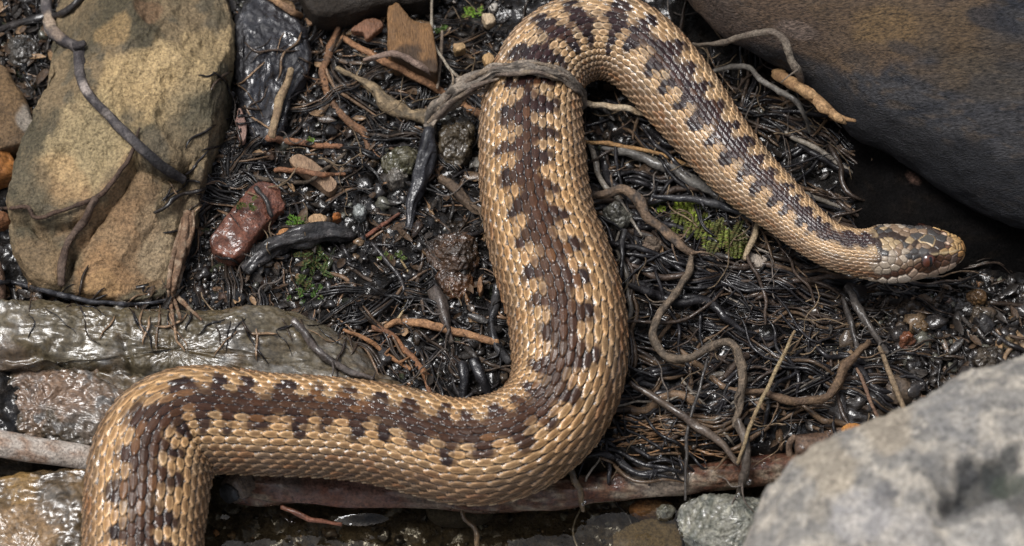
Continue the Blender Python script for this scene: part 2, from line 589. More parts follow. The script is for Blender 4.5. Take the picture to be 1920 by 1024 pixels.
def tube(name, label, cat, pts, r, col=((0.2, 0.13, 0.08), (0.12, 0.08, 0.05)), dz=0.25, mat=None, above=True, bark=0.12,
         sides=None, group=None, parent=None, cut=False, wiggle=0.0, seed=None, knots=0.0, patch=None, ends=None, step=None):
    seed = random.random() * 50 if seed is None else seed
    r = np.atleast_1d(np.array(r, float)) / PPC
    length = sum(math.dist(a[:2], b[:2]) for a, b in zip(pts[:-1], pts[1:]))
    rm = r.max() * PPC
    n = int(np.clip(length / (step or max(2.2, rm * 0.45)), 8, 260))
    W = lay(pts, dz, n, above)
    R = np.interp(np.linspace(0, 1, n), np.linspace(0, 1, len(r)), r)
    if wiggle:
        L = np.linspace(0, length / 40.0, n)
        W[:, 0] += wiggle / PPC * noise(np.stack([L, 0 * L + seed, 0 * L], -1))
        W[:, 1] += wiggle / PPC * noise(np.stack([L, 0 * L + seed, 0 * L + 8], -1))
        W[:, 2] += 0.6 * wiggle / PPC * noise(np.stack([L, 0 * L + seed, 0 * L + 16], -1))
    sides = sides or int(np.clip(rm * 1.5, 6, 28))
    V, F, c0, c1, L = tube_arrays(W, R, sides, bark, seed, cut, knots)
    q = V * np.array([1, 1, 1]) * 2.2 + seed
    k = sstep(-0.3, 0.3, fbm(q, 3))[:, None]
    c = np.array(col[0]) * (1 - k) + np.array(col[1]) * k
    if len(col) > 2:
        k = sstep(-0.02, 0.25, fbm(q * 1.7 + 5, 3))[:, None]
        c = c * (1 - k) + np.array(col[2]) * k
    if patch:
        px, py = proj(V)
        w = fbm(q * 1.3 + 21, 3)
        for tx, ty, tr, tc_, s in patch:
            kk = (s * (1 - sstep(0.6, 1.1, np.hypot(px - tx, py - ty) / tr + 0.6 * w)))[:, None]
            c = c * (1 - kk) + np.array(tc_) * kk
    o = mesh_obj(name, V, [tuple(f) for f in F] + [(f[0], f[1], f[2]) for f in c0] + [(f[0], f[1], f[2]) for f in c1], mat or M_BARK, c, parent=parent)
    if parent is None:
        tag(o, label, cat, group)
    return o


# ------------------------------------------------------------------ the snake
# (px, py, half width, height of the axis, roll) from tail end to neck, picture units for the first three
BODY = [
    (250, 1420, 96, 0.9, 0.0), (262, 1240, 102, 1.0, 0.0), (268, 1130, 104, 1.15, 0.05), (268, 1024, 104, 1.2, 0.05), (273, 945, 108, 1.3, 0.05), (284, 872, 110, 1.35, 0.0),
    (308, 822, 108, 1.4, 0.0), (340, 798, 102, 1.4, 0.0), (378, 789, 98, 1.4, 0.0), (430, 790, 94, 1.35, 0.0), (500, 796, 91, 1.3, -0.02),
    (600, 801, 90, 1.2, -0.04), (695, 811, 90, 1.15, -0.04), (785, 831, 91, 1.1, -0.02), (845, 845, 93, 1.05, 0.0), (905, 846, 96, 1.05, 0.0),
    (963, 831, 96, 1.1, 0.0), (1008, 803, 95, 1.15, -0.03), (1040, 768, 96, 1.25, -0.06), (1061, 720, 99, 1.35, -0.1), (1068, 665, 103, 1.45, -0.12),
    (1061, 578, 106, 1.5, -0.12), (1034, 485, 106, 1.5, -0.14), (1015, 427, 101, 1.5, -0.14), (1003, 360, 99, 1.45, -0.14), (999, 300, 97, 1.4, -0.12),
    (996, 230, 94, 1.4, -0.1), (1001, 180, 89, 1.4, -0.05), (1013, 137, 85, 1.4, 0.0), (1038, 101, 84, 1.4, 0.05), (1078, 76, 83, 1.4, 0.1),
    (1122, 67, 82, 1.4, 0.12), (1168, 77, 81, 1.4, 0.1), (1205, 101, 79, 1.4, 0.06), (1239, 136, 77, 1.4, 0.0), (1273, 176, 75, 1.4, 0.0),
    (1310, 223, 70, 1.4, 0.0), (1345, 268, 65, 1.45, 0.0), (1396, 327, 60, 1.55, 0.0), (1446, 372, 53, 1.7, 0.0), (1470, 393, 49, 1.78, 0.0), (1508, 426, 44, 1.9, 0.0),
    (1543, 452, 41, 2.0, 0.0), (1578, 468, 42, 2.08, -0.11), (1622, 477, 46, 2.1, -0.24),
]
# head stations: px, py, half width, height over and depth under the axis
HEAD = [(1652, 477, 57, 42, 38), (1690, 476, 57, 41, 38), (1720, 475, 49, 39, 36), (1750, 473, 43, 37, 33), (1775, 470, 35, 31, 28),
        (1793, 467, 25, 23, 20), (1803, 465, 16, 15, 13), (1809, 464, 2, 2, 2)]
EYE_TURN = 1.20                                # how far round the head the eyes sit

# head plates: place and size read from the close-up, colour by letter
PLATES = [
    (1075, 410, 1.9, 'B'), (1235, 380, 1.0, 'G'), (1215, 460, 1.1, 'D'), (1130, 310, 1.2, 'G'), (1040, 520, 1.1, 'G'), (1135, 540, 1.2, 'D'),
    (960, 350, .9, 'G'), (880, 410, .7, 'T'), (850, 460, 1.0, 'G'), (950, 450, .8, 'D'), (930, 520, .8, 'G'), (800, 380, .7, 'D'), (745, 365, .9, 'D'),
    (690, 345, .9, 'D'), (640, 300, .7, 'G'), (570, 300, .8, 'G'), (620, 345, .7, 'D'), (620, 430, 1, 'T'), (670, 395, 1, 'T'), (700, 450, 1, 'T'), (640, 475, .8, 'T'),
    (745, 430, .7, 'T'), (560, 440, .8, 'D'), (550, 500, .8, 'G'), (620, 545, .8, 'G'), (500, 600, .8, 'D'), (560, 590, .7, 'D'), (500, 545, .8, 'T'),
    (620, 660, 1.1, 'W'), (735, 690, 1.1, 'W'), (560, 720, 1, 'W'), (640, 735, 1, 'W'), (500, 670, .8, 'W'), (690, 610, .9, 'W'), (620, 600, .8, 'W'), (770, 640, .9, 'L'),
    (830, 600, .9, 'W'), (845, 520, .9, 'W'), (760, 525, .8, 'L'), (700, 550, .8, 'W'), (880, 570, .8, 'G'), (940, 580, .8, 'G'), (830, 680, .9, 'L'),
    (890, 640, .8, 'L'), (960, 620, .7, 'L'), (985, 670, .6, 'R'), (870, 725, .8, 'R'), (800, 745, .8, 'R'), (720, 760, .8, 'K'), (640, 785, .9, 'K'), (545, 790, .8, 'K'),
    (450, 755, .8, 'K'), (350, 710, .8, 'K'), (430, 690, .8, 'T'), (390, 620, .8, 'T'), (420, 560, .8, 'T'), (450, 500, .8, 'T'),
    (1030, 700, .6, 'R'), (1080, 715, .5, 'R'), (1130, 690, .5, 'R'), (1180, 650, .7, 'R'), (1215, 600, .7, 'R'), (1265, 640, .8, 'R'), (1290, 590, .7, 'R'),
    (1140, 765, 1.1, 'P'), (1245, 715, 1, 'P'), (1340, 685, .9, 'P'), (1000, 790, 1.5, 'P'), (900, 750, .8, 'P'), (820, 805, 1.2, 'H'), (700, 825, 1.1, 'H'),
    (590, 825, 1, 'H'), (480, 815, 1, 'H'), (1360, 592, .8, 'N'), (1420, 605, .8, 'R'), (1260, 525, 1, 'Y'), (1340, 505, 1, 'Y'), (1385, 450, 1, 'Y'),
    (1390, 400, .9, 'Y'), (1380, 355, .8, 'Y'), (1320, 405, .6, 'L'), (1300, 450, .5, 'P'), (1310, 335, .7, 'Y'), (1250, 315, .7, 'R'), (1450, 475, .9, 'O'),
    (1440, 545, .9, 'O'), (1455, 420, .8, 'O'), (1455, 620, .8, 'O'), (760, 285, 1, 'L'), (850, 285, .9, 'L'), (930, 300, .9, 'L'), (830, 335, .7, 'L'), (470, 430, .8, 'D'),
    (480, 330, .8, 'T'), (500, 290, .8, 'T'), (1020, 300, .8, 'L'),
]
PLATE_COL = {'B': (0.085, 0.08, 0.07), 'G': (0.055, 0.051, 0.048), 'D': (0.040, 0.028, 0.022), 'T': (0.34, 0.25, 0.145), 'W': (0.30, 0.245, 0.185), 'L': (0.21, 0.145, 0.095),
             'R': (0.105, 0.052, 0.030), 'K': (0.060, 0.028, 0.018), 'P': (0.50, 0.36, 0.26), 'H': (0.60, 0.51, 0.41), 'Y': (0.33, 0.21, 0.095), 'O': (0.33, 0.18, 0.07),
             'N': (0.14, 0.10, 0.08)}


def hash01(a, b, c=0):
    v = np.sin(a * 127.1 + b * 311.7 + c * 74.7) * 43758.5453
    return v - np.floor(v)


def build_snake():
    st = [(a, b, c, 0.93 * c, 0.84 * c, z, ro) for a, b, c, z, ro in BODY]
    st += [(a, b, c, t, d, 2.1, -0.36) for a, b, c, t, d in HEAD]
    st = np.array(st, float)
    dense = catmull(np.concatenate([st[:, :2], st[:, 2:]], 1)[:, [0, 1, 5, 2, 3, 4, 6]], 6000)
    px, py, z, hw, ht, hb, roll = dense.T
    W = P(px, py, z)
    ds = np.concatenate([[0], np.linalg.norm(np.diff(W, axis=0), axis=1)])
    gr = np.maximum(hw, 40) / PPC
    gr = np.where(px > 1630, np.minimum(gr, 0.60), gr)
    u = np.cumsum(ds / (0.285 * gr))
    NU = int(u[-1] * 11)
    uu = np.linspace(0, u[-1], NU)
    I = lambda a: np.interp(uu, u, a)
    W = np.stack([I(W[:, k]) for k in range(3)], 1)
    px, hw, ht, hb, roll = I(px), I(hw), I(ht), I(hb), I(roll)
    head_u = np.interp(1641.0, px[px > 1500], uu[px > 1500])
    T = np.gradient(W, axis=0)
    kk = np.ones(21) / 21
    T = np.stack([np.convolve(np.pad(T[:, k], 10, mode='edge'), kk, mode='valid') for k in range(3)], 1)
    T /= np.linalg.norm(T, axis=1, keepdims=True)
    U = np.array([0, 0, 1.0]) - T * T[:, 2:3]
    U /= np.linalg.norm(U, axis=1, keepdims=True)
    R = np.cross(T, U)
    U, R = np.cos(roll)[:, None] * U + np.sin(roll)[:, None] * R, np.cos(roll)[:, None] * R - np.sin(roll)[:, None] * U
    ROWS, PITCH = 27, math.radians(8.7)
    TH = PITCH * ROWS / 2                       # dorsal rows reach this far round
    th = np.concatenate([np.linspace(-TH, TH, ROWS * 8 + 1), np.linspace(TH, 2 * math.pi - TH, 32)[1:-1]])
    th = np.where(th > math.pi, th - 2 * math.pi, th)
    NV = len(th)
    c, s = np.cos(th)[None], np.sin(th)[None]
    isH = sstep(head_u - 3, head_u + 2, uu)[:, None]
    ex = 2.0 / (2.0 + 0.75 * isH)
    X = np.sign(s) * np.abs(s) ** ex * (hw / PPC)[:, None]
    Zc = np.sign(c) * np.abs(c) ** ex
    Z = np.where(Zc > 0, Zc * (ht / PPC)[:, None], np.maximum(Zc, -0.86 - 0.05 * (Zc + 0.86)) * (hb / PPC)[:, None])
    # brow ridges over the eyes, a hollow between, cheeks swelling behind
    hx = px[:, None]
    Z = Z + 0.050 * np.exp(-((hx - 1742) / 22) ** 2 - ((np.abs(th)[None] - EYE_TURN + 0.42) / 0.24) ** 2)
    X = X + np.sign(s) * 0.035 * np.exp(-((hx - 1744) / 22) ** 2 - ((np.abs(th)[None] - EYE_TURN + 0.40) / 0.24) ** 2)
    X = X - np.sign(s) * 0.045 * np.exp(-((hx - 1742) / 14) ** 2 - ((np.abs(th)[None] - EYE_TURN) / 0.22) ** 2)
    X = X - np.sign(s) * 0.022 * np.exp(-((hx - 1786) / 5) ** 2 - ((np.abs(th)[None] - 1.35) / 0.16) ** 2)
    V = W[:, None] + R[:, None] * X[..., None] + U[:, None] * Z[..., None]
    V += 0.012 * fbm(V * 1.2, 2)[..., None] * U[:, None]
    N = grid_normals(V)
    cen = W[:, None]
    N *= np.sign(((V - cen) * N).sum(-1)[NU // 2].mean())
    # ---- rows of scales
    UU = np.broadcast_to(uu[:, None], (NU, NV))
    TT = np.broadcast_to(th[None], (NU, NV))
    ri = TT / PITCH
    best = np.zeros((NU, NV))
    bd = np.full((NU, NV), 2.0)
    bk = np.zeros((NU, NV))
    bj = np.zeros((NU, NV))
    ba = np.zeros((NU, NV))
    bb = np.zeros((NU, NV))
    for k in (np.floor(ri), np.floor(ri) + 1):
        off = 0.5 * np.mod(k, 2)
        jit = 0.16 * (hash01(k, 3.3) - 0.5)
        for j in (np.floor(UU - off - jit), np.floor(UU - off - jit) + 1):
            uc = j + off + jit + 0.10 * (hash01(k, j, 5) - 0.5)
            a = ri - k + 0.08 * (hash01(k, j, 8) - 0.5)
            b = uc - UU
            lb = np.where(b > 0, 0.70, 0.60)
            wa = 0.545 * (1 - 0.22 * np.clip(b, -1, 1))
            d = np.sqrt((np.abs(a) / wa) ** 2.1 + (np.abs(b) / lb) ** 2.1)
            h = (0.62 + 0.55 * b) * (1 - sstep(0.86, 1.0, d)) * (1 - 0.12 * (a / wa) ** 2) + 0.13 * np.exp(-(a / 0.075) ** 2) * (1 - sstep(0.7, 0.9, d))
            h = np.where(np.abs(k) <= ROWS // 2, h, 0)
            up = h > best
            best = np.where(up, h, best)
            for arr, val in ((bd, d), (bk, k), (bj, uc), (ba, a), (bb, b)):
                arr[up] = np.broadcast_to(val, arr.shape)[up]
    belly = sstep(TH - 0.02, TH + 0.05, np.abs(TT))
    saw = np.mod(UU, 1.0)
    relief = best * (1 - belly) + belly * (0.25 + 0.5 * (1 - saw)) * (1 - sstep(0.9, 1.0, saw))
    amp = 0.074 * np.minimum(hw / PPC, 1.3)[:, None]
    # ---- pigment of the body
    uc, tc = bj, bk * PITCH
    r1, r2, r3 = hash01(bk, np.floor(bj), 1), hash01(bk, np.floor(bj), 2), hash01(bk, np.floor(bj), 9)
    utot = head_u
    front = sstep(utot - 62, utot - 50, UU)      # the loop and the fore part carry bolder separate bars
    neck = sstep(utot - 16, utot - 7, UU)

    def bars(uq, tq):
        cut_u = utot - 56
        w = 0.50 * noise(np.stack([uq * 0.21, 0 * uq, 0 * uq], -1))
        f = np.minimum(uq, cut_u) / 2.2 + np.maximum(uq - cut_u, 0) / 2.55 + w
        side = np.where(tq >= 0, 1, -1)
        fs = f + np.where(side > 0, 0.0, 0.42 * (1 - front) + 0.12 * front)
        ph = np.abs(fs - np.floor(fs) - 0.5) * 2          # 0 in the middle of a bar
        m = np.floor(fs)
        rnd = hash01(m, side)
        bar = 1 - 0.45 * sstep(0.05, 0.95, ph) - 0.55 * sstep(0.40, 0.62, ph)
        w0 = 0.19 * (1 - front) + front * (0.0 + (0.06 + 0.12 * sstep(utot - 46, utot - 36, uq)) * (hash01(np.floor(f), 7) > 0.45 - 0.3 * sstep(utot - 46, utot - 36, uq)))
        w0 = w0 + 0.10 * neck
        w1 = (0.52 + 0.20 * rnd + 0.12 * front) * (1 - 0.30 * neck)
        mid = 0.07 * noise(np.stack([uq * 0.33 + 7, 0 * uq, 0 * uq], -1))
        reach = w0 + (w1 - w0) * bar
        dd = np.abs(tq - mid)
        dd = dd + 0.05 * noise(np.stack([uq * 1.7, tq * 7, 0 * uq], -1))
        return 1 - sstep(-0.08, 0.08, dd - reach), sstep(0.18, 0.5, dd)

    dk1, tip1 = bars(uc, tc)
    dk2, tip2 = bars(UU, TT)
    dk = np.clip(0.5 * dk1 + 0.5 * dk2 + 0.14 * (r2 - 0.5), 0, 1)
    tip = tip1
    at = np.abs(TT)
    fl = sstep(0.60, 1.20, at)[..., None]
    light = np.array([0.288, 0.179, 0.090]) * (1 - front[..., None]) + np.array([0.308, 0.212, 0.124]) * front[..., None]
    flank = np.array([0.138, 0.084, 0.046]) * (1 - front[..., None]) + np.array([0.192, 0.126, 0.077]) * front[..., None]
    col = light * (1 - fl) + flank * fl
    low = sstep(1.75, 2.0, at)[..., None]
    col = col * (1 - 0.5 * low) + np.array([0.52, 0.40, 0.25]) * 0.5 * low
    col = col * (0.80 + 0.40 * r1)[..., None]
    col = col * (1 + np.array([0.12, 0.0, -0.14]) * (r2 - 0.5)[..., None])
    halo = np.exp(-((at - 0.56) / 0.22) ** 2)[..., None] * (0.35 * (1 - dk))[..., None]
    col = col * (1 - halo) + np.array([0.42, 0.245, 0.10]) * halo
    spots = ((r3 > 0.965) & (at > 0.8)).astype(float)[..., None] * 0.6
    col = col * (1 - spots) + np.array([0.07, 0.04, 0.025]) * spots
    ruddy = ((r3 > 0.86) & (r3 < 0.93) & (at > 0.9)).astype(float)[..., None] * 0.5
    col = col * (1 - ruddy) + np.array([0.19, 0.085, 0.035]) * ruddy
    brown = np.array([0.046, 0.018, 0.007]) * (1 - 0.45 * front[..., None]) + np.array([0.0, 0.0, 0.006]) * front[..., None]
    black = np.array([0.018, 0.0105, 0.010])
    mixk = (np.clip(tip * 0.55 + 0.25 * front + 0.5 * (r2 - 0.55), 0, 1))[..., None]
    dark = (brown * (1 - mixk) + black * mixk) * (0.65 + 0.5 * r3)[..., None]
    warm = ((r1 > 0.91) & (tip < 0.6)).astype(float)[..., None] * 0.55 * (1 - 0.7 * front[..., None])
    dark = dark * (1 - warm) + np.array([0.15, 0.066, 0.022]) * warm
    # inside a scale: a paler rim, a browner core
    rim = sstep(0.52, 0.70, bd) * (1 - sstep(0.80, 0.90, bd)) * (0.5 + 0.5 * sstep(-0.3, 0.3, bb))
    core = (1 - sstep(0.1, 0.6, bd))
    col = col * (1 + 1.15 * rim[..., None] - core[..., None] * np.array([0.24, 0.30, 0.36]))
    dark = dark * (1 + 0.55 * rim + 0.35 * core * (1 - tip))[..., None]
    col = col * (1 - dk[..., None]) + dark * dk[..., None]
    fleck = noise(np.stack([UU * 3.1, TT * 34, 0 * UU], -1)) + 0.7 * noise(np.stack([UU * 7, TT * 60, 0 * UU + 4], -1))
    col = col * (1 + 0.22 * fleck)[..., None]
    gap = (sstep(0.82, 0.93, bd) * (1 - belly))[..., None]
    col = col * (1 - gap) + (np.array([0.022, 0.014, 0.009]) * (1 - dk[..., None]) + np.array([0.012, 0.008, 0.008]) * dk[..., None]) * gap
    bel = np.array([0.30, 0.24, 0.18]) * (0.8 + 0.3 * np.sin(UU * 2 * math.pi))[..., None]
    col = col * (1 - belly[..., None]) + bel * belly[..., None]
    # ---- head plates: cells round seed points on both sides of the head
    hsel = np.where(uu > head_u - 4)[0]
    h0 = hsel[0]
    HV, HN = V[h0:], N[h0:]
    hp, hq = proj(HV)
    toward = ((EYE - HV) * HN).sum(-1) > 0
    seeds, size, scol, kind = [], [], [], []
    mirror = {i: int(np.argmin(np.abs(th + t))) for i, t in enumerate(th)}
    for cx, cy, sz, kd in PLATES:
        sx, sy = 1550 + cx * 0.17575, 380 + cy * 0.17575
        dd = (hp - sx) ** 2 + (hq - sy) ** 2 + np.where(toward, 0, 1e6)
        i, j = np.unravel_index(np.argmin(dd), dd.shape)
        for jj in ((j,) if abs(th[j]) < 0.30 else (j, mirror[j])):
            seeds.append(HV[i, jj])
            size.append(sz)
            kind.append(kd)
            scol.append(PLATE_COL[kd])
    seeds, size, scol = np.array(seeds), np.array(size), np.array(scol)
    flat = HV.reshape(-1, 3) + 0.02 * np.stack([noise(HV.reshape(-1, 3) * 6 + o) for o in (1, 20, 40)], -1)
    D = np.linalg.norm(flat[:, None] - seeds[None], axis=-1) / (0.75 + 0.25 * size)[None] - 0.02 * (size - 1)[None]
    order = np.argpartition(D, 1, axis=1)[:, :2]
    d0 = np.take_along_axis(D, order, 1)
    first = np.argmin(d0, 1)
    win = order[np.arange(len(flat)), first]
    d1, d2 = d0.min(1), d0.max(1)
    edge = (d2 - d1)
    hcol = scol[win] * (0.82 + 0.36 * hash01(win.astype(float), 2.0))[:, None]
    tanrim = np.isin(np.array(kind)[win], ['B', 'G']) * sstep(0.075, 0.03, edge) if False else np.where(np.isin(np.array(kind)[win], ['B']), 1 - sstep(0.035, 0.075, edge), 0)
    hcol = hcol * (1 - tanrim[:, None]) + np.array([0.40, 0.29, 0.16]) * tanrim[:, None]
    pale = (1 - sstep(0.03, 0.06, edge)) * sstep(0.012, 0.03, edge)
    hcol = hcol * (1 + 0.35 * pale)[:, None]
    line = 1 - sstep(0.008, 0.030, edge)
    hcol = hcol * (1 - 0.8 * line)[:, None] + np.array([0.035, 0.022, 0.016]) * 0.8 * line[:, None]
    # pale brow line over each eye, dark surround
    pxh = hp.reshape(-1)
    hth = np.broadcast_to(th[None], hp.shape).reshape(-1)
    sx_ = np.broadcast_to(px[h0:, None], hp.shape).reshape(-1)
    brow = np.exp(-((np.abs(hth) - EYE_TURN + 0.33) / 0.055) ** 2) * sstep(1722, 1732, sx_) * (1 - sstep(1785, 1795, sx_))
    hcol = hcol * (1 - 0.85 * brow[:, None]) + np.array([0.60, 0.46, 0.27]) * 0.85 * brow[:, None]
    ring = np.exp(-((np.abs(hth) - EYE_TURN - 0.05) / 0.30) ** 2 - ((sx_ - 1743) / 17) ** 2)
    hcol = hcol * (1 - 0.75 * ring[:, None]) + np.array([0.040, 0.018, 0.012]) * 0.75 * ring[:, None]
    throat = sstep(1.95, 2.15, np.abs(hth))[:, None]
    hcol = hcol * (1 - throat) + np.array([0.55, 0.46, 0.34]) * throat
    mouth = np.exp(-((np.abs(hth) - 2.02) / 0.03) ** 2) * sstep(1672, 1685, sx_)
    hcol = hcol * (1 - 0.85 * mouth[:, None])
    hrel = 0.026 * sstep(0.0, 0.07, edge) - 0.02 * mouth
    hb = sstep(head_u - 1.6, head_u + 0.6, UU[h0:] + 0.6 * noise(HV * 4)).reshape(-1)
    disp = relief * amp
    dh = disp[h0:].reshape(-1) * (1 - hb) + hrel * hb
    disp[h0:] = dh.reshape(disp[h0:].shape)
    ch = col[h0:].reshape(-1, 3) * (1 - hb[:, None]) + hcol * hb[:, None]
    col[h0:] = ch.reshape(col[h0:].shape)
    V0 = V
    V = V + N * disp[..., None]
    F = grid_faces(NU, NV, True)
    base = bpy.data.objects.new('snake', None)
    COL.objects.link(base)
    mid = P(1030, 500, 0.0)
    base.location = mid
    tag(base, 'tan and brown snake with a dark zigzag back lying in loops over wet roots', 'snake')
    o = mesh_obj('body', V.reshape(-1, 3), F, M_SCALE, col.reshape(-1, 3), parent=base)
    # tail goes on out of the frame, so the open end is simply closed
    # ---- eyes
    dd = (hp - 1740) ** 2 + (hq - 489) ** 2 + np.where(toward, 0, 1e6)
    i, j = np.unravel_index(np.argmin(dd), dd.shape)
    for jj in (j, mirror[j]):
        n = HN[i, jj]
        cpos = HV[i, jj] - n * 0.065
        uvn, uvm = 24, 16
        a = np.linspace(0, math.pi, uvm)
        b = np.arange(uvn) / uvn * 2 * math.pi
        e1 = np.cross(n, T[h0 + i])
        e1 /= np.linalg.norm(e1)
        e2 = np.cross(e1, n)
        A, B = np.meshgrid(a, b, indexing='ij')

        def cap(amax, rad, centre, squash):
            A2 = A * amax / math.pi
            v = centre + rad * (np.cos(A2)[..., None] * n + (np.sin(A2) * np.cos(B))[..., None] * e1 + squash * (np.sin(A2) * np.sin(B))[..., None] * e2)
            return v
        v = cap(math.pi, 0.235, cpos, 1.0)
        q = A
        ic = np.where((q < 0.85)[..., None], np.array([0.085, 0.026, 0.014]), np.array([0.018, 0.009, 0.007]))
        ey = mesh_obj('eye', v.reshape(-1, 3), grid_faces(uvm, uvn, True), M_EYE, ic.reshape(-1, 3), parent=base)
        v = cap(0.74, 0.239, cpos, 0.66)
        pu = mesh_obj('pupil', v.reshape(-1, 3), grid_faces(uvm, uvn, True), M_EYE, np.full((v.size // 3, 3), 0.006), parent=base)
        pu.parent = ey
        pu.location = (0, 0, 0)


build_snake()
# ------------------------------------------------------------------ stones
OLIVE = (0.088, 0.074, 0.045)
CRACK_A = [(-20, 395), (48, 390), (68, 410), (133, 388), (178, 374), (212, 340), (250, 282)]
CRACK_B = [(178, 374), (150, 425), (126, 453), (116, 497), (113, 531), (118, 570)]
boulder = add_solid(rock('boulder', 'large tan and olive boulder in the upper left with a dark twig across it', 'rock',
     [(95, 180), (62, 260), (35, 340), (18, 420), (30, 490), (85, 540), (170, 560), (262, 562), (312, 540), (338, 480), (368, 430), (378, 380), (402, 300),
      (428, 205), (436, 105), (425, 0), (400, -110), (300, -190), (170, -170), (120, -60), (108, 70)],
     z=0.25, top=1.9, bot=1.2, p=4.2, res=(380, 200), rough=0.30, fine=0.10, freq=0.5, seed=1, strata=(0.05, 75, -1.0), sharp=0.22, facets=7,
     steps=[([(178, 374), (212, 340), (250, 288), (345, 292), (400, 400), (340, 570), (180, 600), (100, 540), (118, 495), (126, 453), (150, 425)], -0.42, 7),
            ([(-20, 396), (48, 391), (68, 411), (133, 389), (178, 375), (150, 425), (126, 453), (113, 531), (90, 600), (-20, 560)], -0.26, 6),
            ([(300, 130), (380, 120), (450, 200), (420, 300), (340, 290), (300, 220)], -0.2, 12)],
     bumps=[(280, 60, 100, 0.35), (60, 330, 60, -0.4), (150, 290, 40, 0.3)],
     cracks=[(CRACK_A, 6, 0.28), (CRACK_B, 7, 0.34), ([(250, 282), (300, 300), (345, 290)], 8, 0.2), ([(345, 300), (330, 400), (325, 500)], 8, 0.15)],
     base=(OLIVE, (0.205, 0.150, 0.084), (0.125, 0.102, 0.066)), colour_freq=0.75, streak=(1.0, 0.8, 1.0),
     tints=[(235, 20, 90, (0.074, 0.059, 0.032), 0.52), (390, 90, 60, (0.432, 0.311, 0.157), 0.52), (260, 150, 75, (0.517, 0.368, 0.180), 0.67), (210, 60, 40, (0.382, 0.253, 0.114), 0.52), (330, 130, 70, (0.478, 0.347, 0.179), 0.59),
            (160, 260, 85, (0.439, 0.337, 0.179), 0.63), (110, 320, 50, (0.462, 0.288, 0.134), 0.44), (60, 330, 40, (0.129, 0.108, 0.067), 0.52), (345, 200, 60, (0.121, 0.103, 0.065), 0.44),
            (220, 440, 110, (0.332, 0.206, 0.107), 0.63), (290, 440, 45, (0.374, 0.298, 0.188), 0.52), (70, 470, 60, (0.242, 0.160, 0.084), 0.59), (180, 500, 70, (0.288, 0.162, 0.072), 0.52), (240, 350, 60, (0.270, 0.162, 0.082), 0.52), (300, 380, 50, (0.296, 0.230, 0.142), 0.44),
            (285, 10, 30, (0.304, 0.161, 0.085), 0.37), (350, 350, 40, (0.121, 0.088, 0.055), 0.59), (180, 520, 40, (0.419, 0.257, 0.114), 0.44)], mat=M_ROCK))
add_solid(rock('wet_slab', 'black wet stone slab standing against the right side of the boulder', 'rock',
     [(436, 70), (462, 15), (500, -5), (548, 30), (572, 75), (580, 125), (545, 185), (525, 245), (490, 265), (462, 215), (445, 150)],
     z=0.3, top=0.7, bot=0.8, p=3.2, res=(140, 70), rough=0.22, fine=0.10, freq=0.7, seed=2, facets=6, base=((0.012, 0.012, 0.014), (0.028, 0.027, 0.030)), mat=M_WETROCK))
add_solid(rock('edge_stone', 'brown angular stone slab with a grey side at the upper left edge', 'rock',
     [(-60, 120), (8, 132), (30, 165), (48, 195), (65, 243), (58, 272), (18, 284), (-60, 280)], z=0.6, top=0.6, bot=1.0, p=4, res=(120, 60), rough=0.1, fine=0.03, freq=0.6,
     seed=3, facets=4, base=((0.10, 0.065, 0.036), (0.17, 0.105, 0.05)), tints=[(55, 220, 26, (0.27, 0.24, 0.20), 0.8)], mat=M_ROCK))
add_solid(rock('edge_stone', 'orange wet stone at the left edge just below the brown slab', 'rock',
     [(-60, 262), (2, 268), (24, 300), (30, 325), (10, 338), (-60, 342)], z=0.5, top=0.5, bot=0.8, p=3, res=(90, 50), rough=0.08, fine=0.03, freq=0.8,
     seed=4, facets=5, base=((0.38, 0.16, 0.045), (0.24, 0.10, 0.035)), mat=M_WETROCK))
add_solid(rock('edge_stone', 'pale pinkish stone cut by the left edge beside the foot of the boulder', 'rock',
     [(-60, 478), (-8, 482), (8, 510), (10, 545), (0, 572), (-60, 575)], z=0.4, top=0.4, bot=0.8, p=3, res=(80, 40), rough=0.08, fine=0.03, freq=0.8,
     seed=5, base=((0.28, 0.18, 0.12), (0.20, 0.12, 0.08)), mat=M_ROCK))
add_solid(rock('edge_stone', 'small orange stone wedged between the left edge and the boulder crack', 'rock',
     [(-30, 400), (12, 402), (22, 412), (14, 424), (-30, 428)], z=0.3, top=0.35, bot=0.5, p=2.6, res=(60, 30), rough=0.06, fine=0.03, freq=1,
     seed=6, base=((0.30, 0.13, 0.05), (0.2, 0.09, 0.04)), mat=M_ROCK))
GREY, BROWNST = (0.085, 0.076, 0.062), (0.080, 0.055, 0.029)
